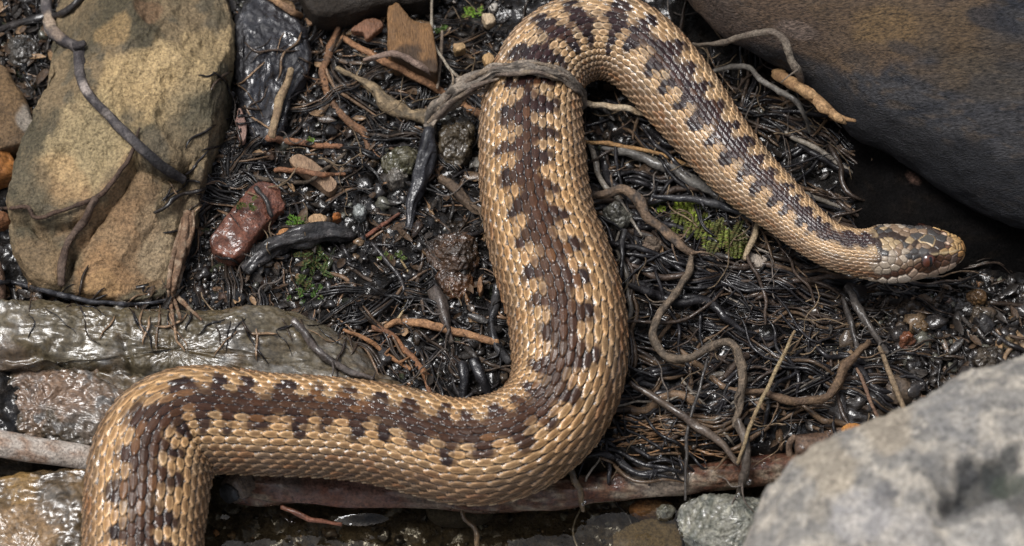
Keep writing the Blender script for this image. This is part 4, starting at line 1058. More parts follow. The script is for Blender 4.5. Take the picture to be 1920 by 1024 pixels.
ROOTS = [
    ('frayed tan root running up left from the foot of the arching root', [(632, 128, .35), (668, 148, .4), (700, 165, .45), (728, 196, .4), (760, 214, .4), (800, 222, .5)], [4, 5, 8, 11, 11, 12], ((0.19, 0.14, 0.085), (0.10, 0.08, 0.055), (0.3, 0.22, 0.13)), M_BARK, .2),
    ('black shiny root hanging down from the foot of the arching root', [(808, 245, .6), (800, 285, .5), (790, 325, .45), (776, 375, .4), (764, 430, .3)], [14, 15, 14, 10, 6], ((0.014, 0.014, 0.017), (0.03, 0.03, 0.034)), M_WETROOT, .16),
    ('curved dark strip of wet bark above the green moss', [(462, 508, .3), (490, 478, .4), (530, 455, .45), (580, 440, .5), (625, 437, .4), (665, 444, .25)], [10, 14, 17, 17, 13, 7], ((0.014, 0.013, 0.013), (0.028, 0.026, 0.026), (0.05, 0.046, 0.046)), M_WETWOOD, .22),
    ('curved reddish root left of the upright wood block', [(634, 52), (618, 92), (606, 128), (612, 168), (630, 203), (660, 233), (682, 248), (690, 282)], [5, 7, 7, 7, 7, 7, 8, 5], ((0.22, 0.115, 0.06), (0.13, 0.075, 0.045)), M_BARK, .1),
    ('long orange stem running from the block down to the snake', [(640, 72), (700, 105), (770, 140), (840, 178), (905, 216), (950, 240)], [6, 7, 7, 7, 7, 6], ((0.33, 0.175, 0.09), (0.22, 0.115, 0.06)), M_BARK, .06),
    ('short orange stem at the top beside the black slab', [(470, -30), (510, 0), (545, 20), (585, 44)], [6, 7, 7, 5], ((0.32, 0.19, 0.10), (0.2, 0.12, 0.07)), M_BARK, .08),
    ('pale bent twig lying across the upright wood block', [(682, 112, .9), (705, 106, 1.1), (735, 102, 1.35), (765, 110, 1.35), (790, 126, 1.2), (818, 139, .8)], [3, 5, 6, 6, 5, 4], ((0.28, 0.20, 0.155), (0.2, 0.14, 0.11)), M_BARK, .1),
    ('straw stem standing below the black slab', [(545, 130), (532, 172), (522, 205), (509, 256)], [6, 8, 8, 8], ((0.33, 0.24, 0.14), (0.22, 0.15, 0.09)), M_BARK, .05),
    ('straight orange twig below the straw stem', [(500, 260), (560, 268), (640, 276)], [6, 6, 5], ((0.26, 0.125, 0.065), (0.17, 0.085, 0.05)), M_BARK, .08),
    ('second straight reddish twig just above the pale chip end', [(514, 322), (560, 320), (602, 328), (650, 328)], [4, 6, 5, 3], ((0.28, 0.13, 0.065), (0.18, 0.09, 0.05)), M_BARK, .08),
    ('thin grey twig crossing the pale splintered chip', [(452, 328), (510, 338), (572, 342), (606, 320), (650, 286), (668, 262)], [4, 4, 4, 4, 4, 3], ((0.12, 0.09, 0.065), (0.07, 0.055, 0.04)), M_BARK, .08),
    ('thin red twig slanting left of the black hanging root', [(664, 455), (706, 430), (748, 400)], [3, 4, 3], ((0.20, 0.08, 0.05), (0.13, 0.06, 0.04)), M_BARK, .05),
    ('orange twig lying against the left side of the middle coil', [(724, 612), (752, 604), (800, 609), (860, 624), (935, 641)], [5, 8, 8, 7, 6], ((0.36, 0.20, 0.10), (0.25, 0.135, 0.07)), M_BARK, .07),
    ('orange forked root hanging down to the lower coil', [(700, 612), (730, 625), (752, 650), (775, 672), (795, 700), (806, 742)], [6, 6, 6, 6, 5, 4], ((0.26, 0.125, 0.06), (0.16, 0.08, 0.045)), M_BARK, .1),
    ('thin orange root left of the forked one above the lower coil', [(645, 618), (680, 632), (720, 660), (770, 692)], [3, 5, 5, 4], ((0.30, 0.15, 0.07), (0.19, 0.1, 0.05)), M_BARK, .08),
    ('grey root trailing over the right end of the ledge', [(550, 600), (575, 625), (592, 652), (622, 678), (650, 697), (700, 712)], [6, 7, 7, 7, 6, 4], ((0.11, 0.09, 0.08), (0.05, 0.042, 0.038)), M_WETROOT, .14),
    ('black shiny root edging the left side of the middle coil', [(932, 535), (928, 575), (922, 612), (932, 648), (955, 678)], [9, 8, 7, 8, 8], ((0.018, 0.018, 0.02), (0.04, 0.038, 0.038)), M_WETROOT, .12),
    ('dark stub of root pointing down above the orange twig', [(815, 545), (830, 580), (840, 610), (848, 642)], [12, 11, 8, 6], ((0.05, 0.04, 0.036), (0.08, 0.065, 0.055)), M_WETROOT, .12),
    ('black dripping root drape left of the inner bend', [(866, 680, .4), (872, 712, .3), (868, 750, .1)], [9, 8, 7], ((0.012, 0.012, 0.014), (0.025, 0.024, 0.026)), M_WETROOT, .12),
    ('second black dripping root next to the inner bend', [(884, 676, .45), (902, 708, .4), (915, 745, .1)], [9, 9, 7], ((0.012, 0.012, 0.014), (0.025, 0.024, 0.026)), M_WETROOT, .12),
    ('tan curved root at the left edge of the middle coil', [(826, 332), (855, 358), (875, 380), (900, 394), (935, 388)], [8, 9, 8, 8, 8], ((0.145, 0.10, 0.065), (0.085, 0.06, 0.042)), M_BARK, .12),
    ('thin yellow root curling beside the orange twig', [(722, 612), (745, 598), (758, 578), (764, 545), (766, 512), (752, 488)], [2, 2.5, 2.5, 2.5, 2.5, 2], ((0.36, 0.27, 0.15), (0.26, 0.19, 0.1)), M_BARK, .06),
    ('thin black straight stick leaning on the pale ledge', [(366, 658, .5), (420, 626, .45), (476, 590, .45)], [4, 5, 5], ((0.012, 0.012, 0.012), (0.02, 0.02, 0.02)), M_BARK, .06),
    ('dark cord of root along the mud at the foot of the boulder', [(-30, 524), (40, 534), (110, 552), (180, 566), (260, 570), (320, 560)], [4, 5, 5, 5, 4, 3], ((0.03, 0.03, 0.034), (0.05, 0.05, 0.055)), M_WETROOT, .08),
    ('thin dark root following the crack of the tan boulder', [(-10, 392), (50, 390), (68, 408), (130, 390), (178, 372), (212, 340), (248, 284), (262, 240)], [3, 4, 4, 4, 5, 5, 4, 2], ((0.055, 0.035, 0.025), (0.09, 0.055, 0.038)), M_BARK, .08),
    ('dark root running down the lower crack of the boulder', [(180, 372), (152, 425), (128, 452), (118, 495), (114, 535)], [6, 7, 7, 8, 7], ((0.06, 0.038, 0.028), (0.11, 0.075, 0.055)), M_BARK, .12),
    ('black twig end poking right of the boulder', [(288, 400), (310, 388), (325, 372), (350, 362), (385, 352)], [3, 5, 4, 4, 3], ((0.014, 0.012, 0.012), (0.03, 0.025, 0.022)), M_WETROOT, .1),
    ('dark thin stem across the red brown slab', [(482, 350, .75), (498, 376, .8), (510, 405, .7)], [5, 5, 4], ((0.02, 0.018, 0.018), (0.04, 0.036, 0.034)), M_WETROOT, .1),
    ('upright grey stem beside the upright wood block', [(829, 58, .5), (826, 110, .55), (820, 166, .5)], [3, 4, 3], ((0.24, 0.19, 0.14), (0.16, 0.12, 0.09)), M_BARK, .05),
    ('thin pale root from the top reaching the arching root', [(812, -10, .8), (808, 50, .9), (815, 85, .9), (838, 122, 1.0), (866, 154, 1.2)], [2.5, 3, 3, 3, 3], ((0.30, 0.26, 0.2), (0.2, 0.16, 0.12)), M_BARK, .05),
    ('white pale stem crossing the gap inside the top loop', [(1085, 192, .7), (1130, 197, .75), (1180, 205, .75), (1235, 218, .7)], [6, 6, 6, 5], ((0.50, 0.41, 0.29), (0.36, 0.26, 0.16)), M_BARK, .05),
    ('thin orange root below the white stem inside the loop', [(1080, 262, .6), (1140, 270, .65), (1200, 280, .65), (1250, 293, .6), (1300, 312, .6)], [3, 4, 4, 4, 3], ((0.40, 0.235, 0.10), (0.28, 0.16, 0.07)), M_BARK, .08),
    ('smooth grey root slanting inside the loop', [(1130, 275, .5), (1190, 290, .55), (1245, 312, .6), (1300, 340, .6), (1360, 378, .5)], [8, 11, 12, 12, 9], ((0.16, 0.15, 0.135), (0.09, 0.083, 0.075)), M_WETROOT, .1),
    ('tan knuckled root bending down right of the middle coil', [(1100, 368, .7), (1140, 362, .9), (1172, 357, 1.05), (1196, 374, 1.05), (1212, 402, 1.0), (1240, 430, 1.0), (1272, 455, .95), (1300, 478, .8)], [8, 9, 11, 12, 10, 10, 10, 8], ((0.23, 0.155, 0.10), (0.145, 0.10, 0.068), (0.075, 0.06, 0.05)), M_BARK, .1),
    ('long looping grey root in front of the root tangle', [(1298, 478, .8), (1290, 512, .95), (1268, 548, 1.0), (1240, 585, 1.05), (1224, 618, 1.05), (1232, 650, 1.05), (1262, 672, 1.05), (1300, 668, 1.1), (1335, 648, 1.15), (1364, 644, 1.15), (1386, 664, 1.1), (1392, 705, 1.0), (1386, 760, .8), (1380, 800, .6)], [7, 8, 9, 9, 9, 9, 10, 9, 9, 10, 10, 10, 9, 6], ((0.15, 0.115, 0.082), (0.10, 0.078, 0.058), (0.2, 0.15, 0.105)), M_BARK, .08),
    ('pale grey root arching at the foot of the dark overhanging rock', [(1300, 84, .8), (1345, 82, 2.0), (1400, 68, 3.1), (1445, 60, 3.6), (1468, 78, 3.6), (1484, 110, 3.3), (1500, 142, 2.9), (1504, 165, 2.3)], [5, 6, 7, 8, 9, 9, 9, 7], ((0.21, 0.175, 0.135), (0.14, 0.11, 0.085)), M_BARK, .12),
    ('grey root curving below the pale one by the dark rock', [(1335, 134, .7), (1398, 124, 1.3), (1428, 150, 1.6), (1458, 168, 1.8), (1490, 188, 1.9), (1506, 215, 1.7), (1518, 248, 1.0)], [5, 6, 7, 7, 7, 6, 3], ((0.17, 0.155, 0.135), (0.09, 0.08, 0.07)), M_WETROOT, .1),
    ('dark branch slanting down to the wet log at the right', [(1180, 718, .7), (1225, 746, .7), (1262, 768, .7), (1304, 798, .65), (1345, 828, .6), (1384, 870, .4)], [6, 8, 8, 9, 8, 6], ((0.075, 0.055, 0.042), (0.12, 0.09, 0.068)), M_WETROOT, .1),
    ('thin dark rootlet hanging down into the stream', [(1326, 672, .9), (1312, 728, .8), (1292, 795, .6), (1286, 860, .3), (1284, 938, -.2)], [4, 4, 4, 4, 3], ((0.05, 0.045, 0.042), (0.08, 0.07, 0.06)), M_WETROOT, .1),
    ('straight yellow stem leaning in front of the root tangle', [(1490, 622, 1.0), (1460, 685, 1.05), (1425, 758, 1.0), (1402, 812, .9), (1384, 870, .6)], [3, 4, 4, 4, 3], ((0.30, 0.23, 0.13), (0.21, 0.15, 0.085)), M_BARK, .04),
    ('thick grey brown root dropping to the stream past the branch', [(1384, 790, .7), (1396, 825, .65), (1398, 860, .5), (1392, 900, .1), (1384, 932, -.4)], [9, 9, 10, 9, 5], ((0.085, 0.068, 0.055), (0.13, 0.105, 0.085)), M_WETROOT, .14),
    ('brown bent root above the hollow ended log', [(1388, 735, .6), (1440, 738, .65), (1495, 756, .7), (1545, 746, .75), (1568, 722, .8), (1582, 690, .85), (1604, 664, .85), (1628, 640, .7)], [6, 8, 9, 10, 9, 10, 9, 6], ((0.17, 0.11, 0.065), (0.11, 0.07, 0.045)), M_BARK, .12),
    ('straight pale stem above the blurred rock', [(1648, 650, .8), (1668, 700, .8), (1688, 748, .8), (1710, 805, .7)], [4, 5, 5, 4], ((0.26, 0.19, 0.12), (0.18, 0.13, 0.08)), M_BARK, .05),
    ('thin reddish stem left of the straight pale one', [(1606, 690, .7), (1622, 728, .7), (1640, 770, .6), (1654, 810, .5)], [3, 4, 3, 3], ((0.22, 0.14, 0.09), (0.15, 0.09, 0.06)), M_BARK, .06),
    ('dark root slanting below the chin of the snake', [(1588, 536, .6), (1612, 580, .7), (1636, 622, .7), (1664, 662, .5)], [7, 9, 8, 6], ((0.065, 0.056, 0.05), (0.10, 0.088, 0.078)), M_WETROOT, .14),
    ('black root beside the one below the chin', [(1580, 560, .5), (1598, 610, .5), (1606, 660, .4), (1602, 700, .3)], [6, 8, 7, 4], ((0.03, 0.026, 0.024), (0.055, 0.046, 0.04)), M_WETROOT, .12),
    ('bleached straw stub hanging under the neck of the snake', [(1420, 415, .9), (1412, 445, .9), (1398, 485, .7)], [6, 7, 7], ((0.40, 0.31, 0.2), (0.27, 0.2, 0.12)), M_BARK, .06),
    ('black shiny root along the top of the fern moss', [(1225, 368, .7), (1290, 374, .8), (1335, 380, .8), (1385, 400, .8), (1425, 425, .6)], [5, 8, 8, 8, 6], ((0.03, 0.03, 0.034), (0.06, 0.058, 0.06)), M_WETROOT, .1),
    ('black twig hanging beside the round grey stone', [(1172, 432, .9), (1166, 480, .9), (1164, 520, .8), (1162, 556, .6)], [7, 5, 4, 3], ((0.018, 0.017, 0.018), (0.035, 0.033, 0.033)), M_WETROOT, .1),
    ('small red twig in the water below the branch', [(528, 950, -.6), (560, 964, -.6), (588, 974, -.65), (640, 984, -.8)], [5, 5, 4, 3], ((0.24, 0.10, 0.06), (0.16, 0.07, 0.045)), M_WETROOT, .1),
    ('short twig hanging from the outer bend over the branch', [(1062, 872, .1), (1078, 900, 0), (1090, 925, -.2), (1094, 958, -.6)], [6, 6, 6, 3], ((0.13, 0.09, 0.05), (0.06, 0.048, 0.036)), M_WETROOT, .12),
    ('thin brown twig rising out of the water at the bottom', [(862, 948, -.55), (872, 972, -.6), (888, 992, -.6), (896, 1035, -.8)], [4, 4, 5, 4], ((0.13, 0.085, 0.045), (0.08, 0.055, 0.035)), M_WETROOT, .12),
    ('black root coming from behind the boulder at the top left', [(-20, 62), (20, 50), (58, 40), (120, 20), (170, -20)], [6, 8, 8, 7, 6], ((0.02, 0.018, 0.018), (0.035, 0.03, 0.028)), M_WETROOT, .12),
]
for lb, pts, r, cl, mt, bk in ROOTS:
    if pts[0][0] > 1090 and 'stem' not in lb:
        r = [0.80 * a for a in r]
        cl = tuple(tuple(0.85 * a for a in c) for c in cl)
    up = [p[2] for p in pts if len(p) == 3]
    water = any(u < 0 for u in up)
    ob = tube('root' if 'root' in lb else ('stem' if ('stem' in lb or 'straw' in lb) else ('bark_strip' if 'bark' in lb else 'twig')), lb,
         'root' if 'root' in lb else ('stem' if ('stem' in lb or 'straw' in lb) else ('bark' if 'bark' in lb else 'twig')), pts, r, col=cl, mat=mt, bark=bk * 1.6,
         above=not up, dz=0.10 + 0.6 * max(r) / PPC, wiggle=4.5 * min(1.0, max(r) / 6), knots=0.30)
    if 'root' in lb and max(r) >= 5 and len(pts) >= 4 and 'crack' not in lb and 'boulder' not in lb:
        rl = random.Random(lb)
        for _ in range(rl.randint(2, 5)):
            i = rl.randrange(1, len(pts) - 1)
            (x0, y0), (x1, y1) = pts[i][:2], pts[i + 1][:2]
            f = rl.random()
            x, y = x0 + (x1 - x0) * f, y0 + (y1 - y0) * f
            h = (pts[i][2] if up else 0.3)
            an = math.atan2(y1 - y0, x1 - x0) + rl.choice([-1, 1]) * rl.uniform(0.4, 1.3)
            st, q = rl.uniform(9, 20), [(x, y, h)]
            for _k in range(rl.randint(2, 4)):
                an += rl.gauss(0, 0.45)
                x, y, h = x + st * math.cos(an), y + st * math.sin(an), max(0.15, h - rl.uniform(-0.05, 0.18)) if not water else h - 0.05
                q.append((x, y, h))
            tube('rootlet', None, None, q, [rl.uniform(1.8, 3.4), 1.6, 0.8], col=cl, mat=mt, bark=0.15, above=not up, parent=ob)


# husk of a reed, its sheath torn in overlapping pieces
reed = tube('broken_reed', 'tan broken reed stub with torn sheaths at the foot of the dark rock', 'reed', [(1456, 138, 1.6), (1492, 160, 2.5), (1525, 182, 2.85), (1555, 208, 2.9), (1580, 222, 2.9), (1604, 227, 2.9)], [11, 12, 11, 10, 6, 3],
            col=((0.36, 0.22, 0.105), (0.25, 0.145, 0.07)), above=False, bark=0.12, sides=16)
for pts, r in (([(1496, 164, 2.7), (1520, 176, 3.0), (1538, 188, 3.0)], [9, 11, 3]), ([(1530, 188, 3.0), (1545, 203, 3.05), (1562, 213, 3.0)], [9, 10, 3]), ([(1558, 210, 3.0), (1572, 222, 3.05), (1586, 232, 2.9)], [8, 8, 2])):
    tube('sheath', None, None, pts, r, col=((0.40, 0.25, 0.125), (0.28, 0.165, 0.08)), above=False, bark=0.15, parent=reed)

# dead fibrous roots hanging at the right side of the boulder
tuft = bpy.data.objects.new('fibre_tuft', None)
COL.objects.link(tuft)
tuft.location = P(335, 560, 0.0)
tag(tuft, 'tuft of dead brown root fibres hanging at the lower right of the boulder', 'root tuft')
for pts, r in (([(352, 398), (346, 440), (336, 490), (324, 545)], [8, 9, 8, 6]), ([(358, 405), (354, 450), (342, 500), (332, 540)], [5, 6, 6, 4]), ([(344, 410), (332, 460), (320, 500), (316, 540)], [5, 6, 5, 4]),
               ([(322, 540), (338, 562), (358, 582), (378, 600)], [5, 5, 4, 2.5]), ([(320, 545), (330, 572), (338, 598)], [5, 4, 3]), ([(316, 545), (322, 580), (326, 610)], [4, 4, 2]), ([(362, 395), (362, 430), (352, 470)], [3, 4, 3])):
    tube('fibre', None, None, pts, r, col=((0.21, 0.125, 0.075), (0.13, 0.08, 0.05), (0.3, 0.22, 0.15)), dz=0.2, bark=0.16, parent=tuft)

# ------------------------------------------------------------------ the near rock
rock('near_rock', 'pale grey blotched rock out of focus at the lower right corner', 'rock',
     [(1375, 1060), (1400, 1010), (1432, 950), (1480, 892), (1540, 842), (1610, 810), (1690, 784), (1745, 760), (1800, 732), (1870, 706), (1960, 674), (2120, 600), (2400, 700), (2500, 1100), (2300, 1500), (1800, 1600), (1480, 1450), (1360, 1200)],
     z=8.5, top=3.2, bot=11.0, p=2.4, res=(300, 140), rough=0.40, fine=0.16, freq=0.42, seed=30, facets=0, under=0.6, centre=(1900, 1150),
     base=((0.27, 0.255, 0.232), (0.47, 0.425, 0.36), (0.17, 0.163, 0.155)), colour_freq=1.8, streak=(0.9, 1.3, 1), sharp=0.2,
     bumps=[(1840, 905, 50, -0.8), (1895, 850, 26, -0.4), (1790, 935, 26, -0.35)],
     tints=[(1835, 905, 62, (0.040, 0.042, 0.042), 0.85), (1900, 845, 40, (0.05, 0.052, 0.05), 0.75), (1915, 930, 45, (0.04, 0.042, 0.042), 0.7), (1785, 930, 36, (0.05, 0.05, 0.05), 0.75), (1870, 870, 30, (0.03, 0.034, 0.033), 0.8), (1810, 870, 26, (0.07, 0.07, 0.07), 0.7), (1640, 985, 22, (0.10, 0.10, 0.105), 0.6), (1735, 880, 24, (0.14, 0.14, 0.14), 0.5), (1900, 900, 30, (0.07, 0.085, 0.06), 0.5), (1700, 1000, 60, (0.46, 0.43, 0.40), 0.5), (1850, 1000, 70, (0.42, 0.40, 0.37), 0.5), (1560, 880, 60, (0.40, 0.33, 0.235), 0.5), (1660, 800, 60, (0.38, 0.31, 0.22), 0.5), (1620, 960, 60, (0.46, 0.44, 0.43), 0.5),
            (1660, 930, 30, (0.12, 0.12, 0.125), 0.6), (1780, 780, 70, (0.25, 0.245, 0.24), 0.5), (1540, 960, 20, (0.20, 0.18, 0.15), 0.6)], mat=M_ROCK)
# ------------------------------------------------------------------ litter, root mat, moss
def many_tubes(name, curves, mat, kind='stuff', sides=5):
    Vs, Fs, Cs, off = [], [], [], 0
    for W, R, c, sd in curves:
        V, F, c0, c1, L = tube_arrays(W, R, sides if R.max() < 0.07 else 8, 0.10, sd)
        F = np.concatenate([F, c0, c1])
        Vs.append(V)
        Fs.append(F + off)
        off += len(V)
        n = np.clip(1 + 0.5 * noise(V * 3.0), 0.5, 1.6)[:, None]
        Cs.append(np.asarray(c)[None] * n)
    F = np.concatenate(Fs)
    deg = F[:, 0] == F[:, 3]
    V, C = np.concatenate(Vs), np.concatenate(Cs)
    faces = [tuple(f) for f in F[~deg].tolist()] + [tuple(f[:3]) for f in F[deg].tolist()]
    o = mesh_obj(name, V, faces, mat, C, keep_origin=True)
    tag(o, kind=kind)
    return o


def flow_curve(px, py, ang, n, step, turn, z0, zamp, seed):
    """A root that wanders from (px, py): direction ang, picture units."""
    k = np.arange(n)
    a = ang + turn * noise(np.stack([k * 0.13, 0 * k + seed, 0 * k], -1)) * 1.6 + 0.35 * noise(np.stack([k * 0.45, 0 * k + seed, 0 * k + 5], -1))
    x = px + np.concatenate([[0], np.cumsum(step * np.cos(a))[:-1]])
    y = py + np.concatenate([[0], np.cumsum(step * np.sin(a))[:-1]])
    z = np.zeros(n)
    for _ in range(2):
        w = P(x, y, z)
        z = ground_h(w[:, 0], w[:, 1]) + z0 + zamp * noise(np.stack([k * 0.16, 0 * k + seed, 0 * k + 9], -1))
    return P(x, y, z)


def build_root_mat():
    curves, fine, pale = [], [], []
    rnd = random.Random(3)

    def inside(px, py):
        return not (py < 420 and px > 1130 + (py - 150) * 0.9 + 450)

    def tone():
        t, v = rnd.random(), rnd.uniform(0.6, 1.5)
        if t < 0.60:
            return (0.012 * v, 0.011 * v, 0.012 * v)
        if t < 0.84:
            return (0.040 * v, 0.028 * v, 0.021 * v)
        if t < 0.97:
            return (0.095 * v, 0.062 * v, 0.038 * v)
        return (0.16 * v, 0.14 * v, 0.115 * v)

    for i in range(175):                        # bundles of roots running together
        px, py = rnd.uniform(1040, 1560), rnd.uniform(150, 850)
        if not inside(px, py):
            continue
        if py < 380:
            ang = 0.42 + rnd.gauss(0, 0.22)
        elif py < 620:
            ang = 0.20 + rnd.gauss(0, 0.22)
        else:
            ang = 0.05 + rnd.gauss(0, 0.42)
        if rnd.random() < 0.10:
            ang = rnd.uniform(0, 6.28)
        n = rnd.randint(22, 52)
        z0 = rnd.uniform(-0.05, 0.36)
        W0 = flow_curve(px, py, ang, n, rnd.uniform(8, 11), 0.5, z0, 0.2, i * 1.37)
        m = rnd.choice([1, 2, 3, 4, 5, 7])
        big = rnd.uniform(4.5, 9) if m <= 2 else rnd.uniform(1.8, 5.5)
        side = np.cross(np.gradient(W0, axis=0), [0, 0, 1.0])
        side /= np.linalg.norm(side, axis=1, keepdims=True) + 1e-9
        for j in range(m):
            r = big * rnd.uniform(0.6, 1.2)
            k = np.arange(n) * 0.1
            off = (j - m / 2) * 1.7 * big / PPC + 2.4 * big / PPC * noise(np.stack([k, 0 * k + i, 0 * k + j * 3.7], -1))
            W = W0 + side * off[:, None]
            W[:, 2] += 1.6 * big / PPC * noise(np.stack([k, 0 * k + i + 30, 0 * k + j * 3.7], -1))
            a = rnd.randint(0, n // 3)
            b = rnd.randint(2 * n // 3, n)
            W = W[a:b]
            R = r / PPC * np.interp(np.linspace(0, 1, len(W)), [0, 0.2, 0.7, 1], [0.6, 1, 0.85, 0.3])
            curves.append((W, R, tone(), i * 0.7 + j))
    for i in range(170):
        px, py = rnd.uniform(1060, 1600), rnd.uniform(120, 850)
        if not inside(px, py):
            continue
        n = rnd.randint(10, 34)
        W = flow_curve(px, py, rnd.uniform(0, 6.28), n, rnd.uniform(7, 12), 0.6, rnd.uniform(0.05, 0.45), 0.2, i * 2.37 + 400)
        curves.append((W, rnd.uniform(1.5, 4.5) / PPC * np.interp(np.linspace(0, 1, n), [0, 0.2, 0.7, 1], [0.6, 1, 0.85, 0.3]), tone(), i * 0.3))
    many_tubes('root_mat', curves, M_WETROOT, sides=6)
    # bunches of long brown needles and fibres bending round under the outer bend
    for i in range(46):
        y = rnd.uniform(770, 845)
        W = flow_curve(rnd.uniform(1120, 1190), y, 0.25 + rnd.gauss(0, 0.1) - (y - 770) / 150, rnd.randint(16, 30), 10, 0.3, rnd.uniform(-0.3, 0.25), 0.1, i * 2.1)
        v = rnd.uniform(0.6, 1.4)
        fine.append((W, np.full(len(W), rnd.uniform(1.2, 2.4) / PPC), (0.16 * v, 0.09 * v, 0.045 * v), i))
    many_tubes('needle_litter', fine, M_WETROOT, sides=5)
    # hair-thin pale rootlets over everything
    for i in range(190):
        if i < 110:
            px, py = rnd.uniform(1080, 1660), rnd.uniform(60, 830)
        elif i < 140:
            px, py = rnd.uniform(1250, 1540), rnd.uniform(0, 200)
        else:
            px, py = rnd.uniform(420, 930), rnd.uniform(20, 720)
        n = rnd.randint(10, 26)
        W = flow_curve(px, py, rnd.uniform(0, 6.28), n, rnd.uniform(4, 8), 0.9, rnd.uniform(0.15, 0.6), 0.25, i * 3.7 + 100)
        v = rnd.uniform(0.5, 1.2)
        c = (0.20 * v, 0.145 * v, 0.09 * v) if rnd.random() < 0.5 else (0.13 * v, 0.11 * v, 0.095 * v)
        pale.append((W, np.full(n, rnd.uniform(0.7, 1.6) / PPC), c, i))
    many_tubes('hair_roots', pale, M_BARK, sides=5)
    # the left side: sparser, darker, with bits of stem
    left = []
    for i in range(800):
        px, py = (rnd.uniform(400, 940), rnd.uniform(-10, 730)) if i > 90 else (rnd.uniform(350, 480), rnd.uniform(280, 600))
        n = rnd.randint(5, 20)
        r = rnd.choice([1.0, 1.2, 1.6, 2.2, 3.0, 4.4]) * rnd.uniform(0.8, 1.2)
        W = flow_curve(px, py, rnd.choice([0.5, 0.6, -0.6, 1.6, 0.1]) + rnd.gauss(0, 0.4), n, rnd.uniform(5, 11), 0.5, rnd.uniform(-0.06, 0.16), 0.12, i * 1.9 + 300)
        t, v = rnd.random(), rnd.uniform(0.6, 1.5)
        c = (0.016 * v, 0.014 * v, 0.014 * v) if t < 0.55 else ((0.05 * v, 0.035 * v, 0.025 * v) if t < 0.8 else (0.14 * v, 0.085 * v, 0.05 * v))
        left.append((W, r / PPC * np.interp(np.linspace(0, 1, n), [0, .2, .8, 1], [.5, 1, .9, .4]), c, i))
    for i in range(95):                         # matted bundles
        px, py = rnd.choice([(rnd.uniform(560, 900), rnd.uniform(80, 330)), (rnd.uniform(430, 940), rnd.uniform(540, 730)), (rnd.uniform(420, 900), rnd.uniform(0, 700)), (rnd.uniform(340, 460), rnd.uniform(270, 420))])
        n = rnd.randint(12, 30)
        W0 = flow_curve(px, py, rnd.choice([0.5, -0.7, 0.1, 1.5]) + rnd.gauss(0, 0.35), n, rnd.uniform(6, 9), 0.6, rnd.uniform(0.0, 0.3), 0.18, i * 5.3 + 700)
        big = rnd.uniform(1.2, 4.0)
        side = np.cross(np.gradient(W0, axis=0), [0, 0, 1.0])
        side /= np.linalg.norm(side, axis=1, keepdims=True) + 1e-9
        for j in range(rnd.randint(2, 7)):
            k = np.arange(n) * 0.12
            W = W0 + side * ((j - 3) * 1.6 * big / PPC + 2.6 * big / PPC * noise(np.stack([k, 0 * k + i, 0 * k + j * 3.7], -1)))[:, None]
            W[:, 2] += 2.0 * big / PPC * noise(np.stack([k, 0 * k + i + 30, 0 * k + j * 3.7], -1))
            t, v = rnd.random(), rnd.uniform(0.6, 1.5)
            c = (0.012 * v, 0.011 * v, 0.011 * v) if t < 0.65 else ((0.035 * v, 0.025 * v, 0.018 * v) if t < 0.9 else (0.11 * v, 0.07 * v, 0.042 * v))
            left.append((W, big * rnd.uniform(0.5, 1.2) / PPC * np.interp(np.linspace(0, 1, n), [0, .2, .8, 1], [.5, 1, .9, .3]), c, i + j * 0.3))
    for i in range(150):
        px, py = (rnd.uniform(1560, 1900), rnd.uniform(540, 790)) if i % 3 == 0 else (rnd.uniform(-20, 110), rnd.uniform(-10, 260))
        n = rnd.randint(5, 14)
        W = flow_curve(px, py, rnd.uniform(0, 6.28), n, rnd.uniform(4, 9), 0.6, rnd.uniform(0, 0.25), 0.12, i * 1.3 + 900)
        t, v = rnd.random(), rnd.uniform(0.6, 1.5)
        c = (0.016 * v, 0.014 * v, 0.013 * v) if t < 0.6 else ((0.05 * v, 0.035 * v, 0.025 * v) if t < 0.85 else (0.14 * v, 0.09 * v, 0.055 * v))
        left.append((W, np.full(n, rnd.uniform(1.2, 3.6) / PPC), c, i))
    for i in range(120):                        # litter that has slid over the edges of boulder, slab and ledge
        px, py = rnd.choice([(rnd.gauss(412, 24), rnd.uniform(120, 400)), (rnd.gauss(350, 26), rnd.uniform(330, 560)), (rnd.uniform(30, 330), rnd.gauss(572, 14)), (rnd.uniform(440, 580), rnd.uniform(60, 260)), (rnd.uniform(400, 720), rnd.gauss(608, 16))])
        n = rnd.randint(6, 16)
        W = flow_curve(px, py, rnd.choice([1.3, 0.6, -0.6, 2.2]) + rnd.gauss(0, 0.4), n, rnd.uniform(4, 8), 0.7, 0.0, 0.0, i * 2.9 + 1500)
        x, y = proj(W)
        r = rnd.uniform(1.0, 3.2)
        z = surface_z(x, y) + r / PPC + 0.10 * np.abs(noise(np.stack([np.arange(n) * 0.3, np.zeros(n) + i, np.zeros(n)], -1)))
        t, v = rnd.random(), rnd.uniform(0.6, 1.5)
        c = (0.014 * v, 0.012 * v, 0.012 * v) if t < 0.5 else ((0.045 * v, 0.031 * v, 0.022 * v) if t < 0.8 else (0.17 * v, 0.11 * v, 0.065 * v))
        left.append((P(x, y, z), r / PPC * np.interp(np.linspace(0, 1, n), [0, .2, .8, 1], [.5, 1, .9, .3]), c, i))
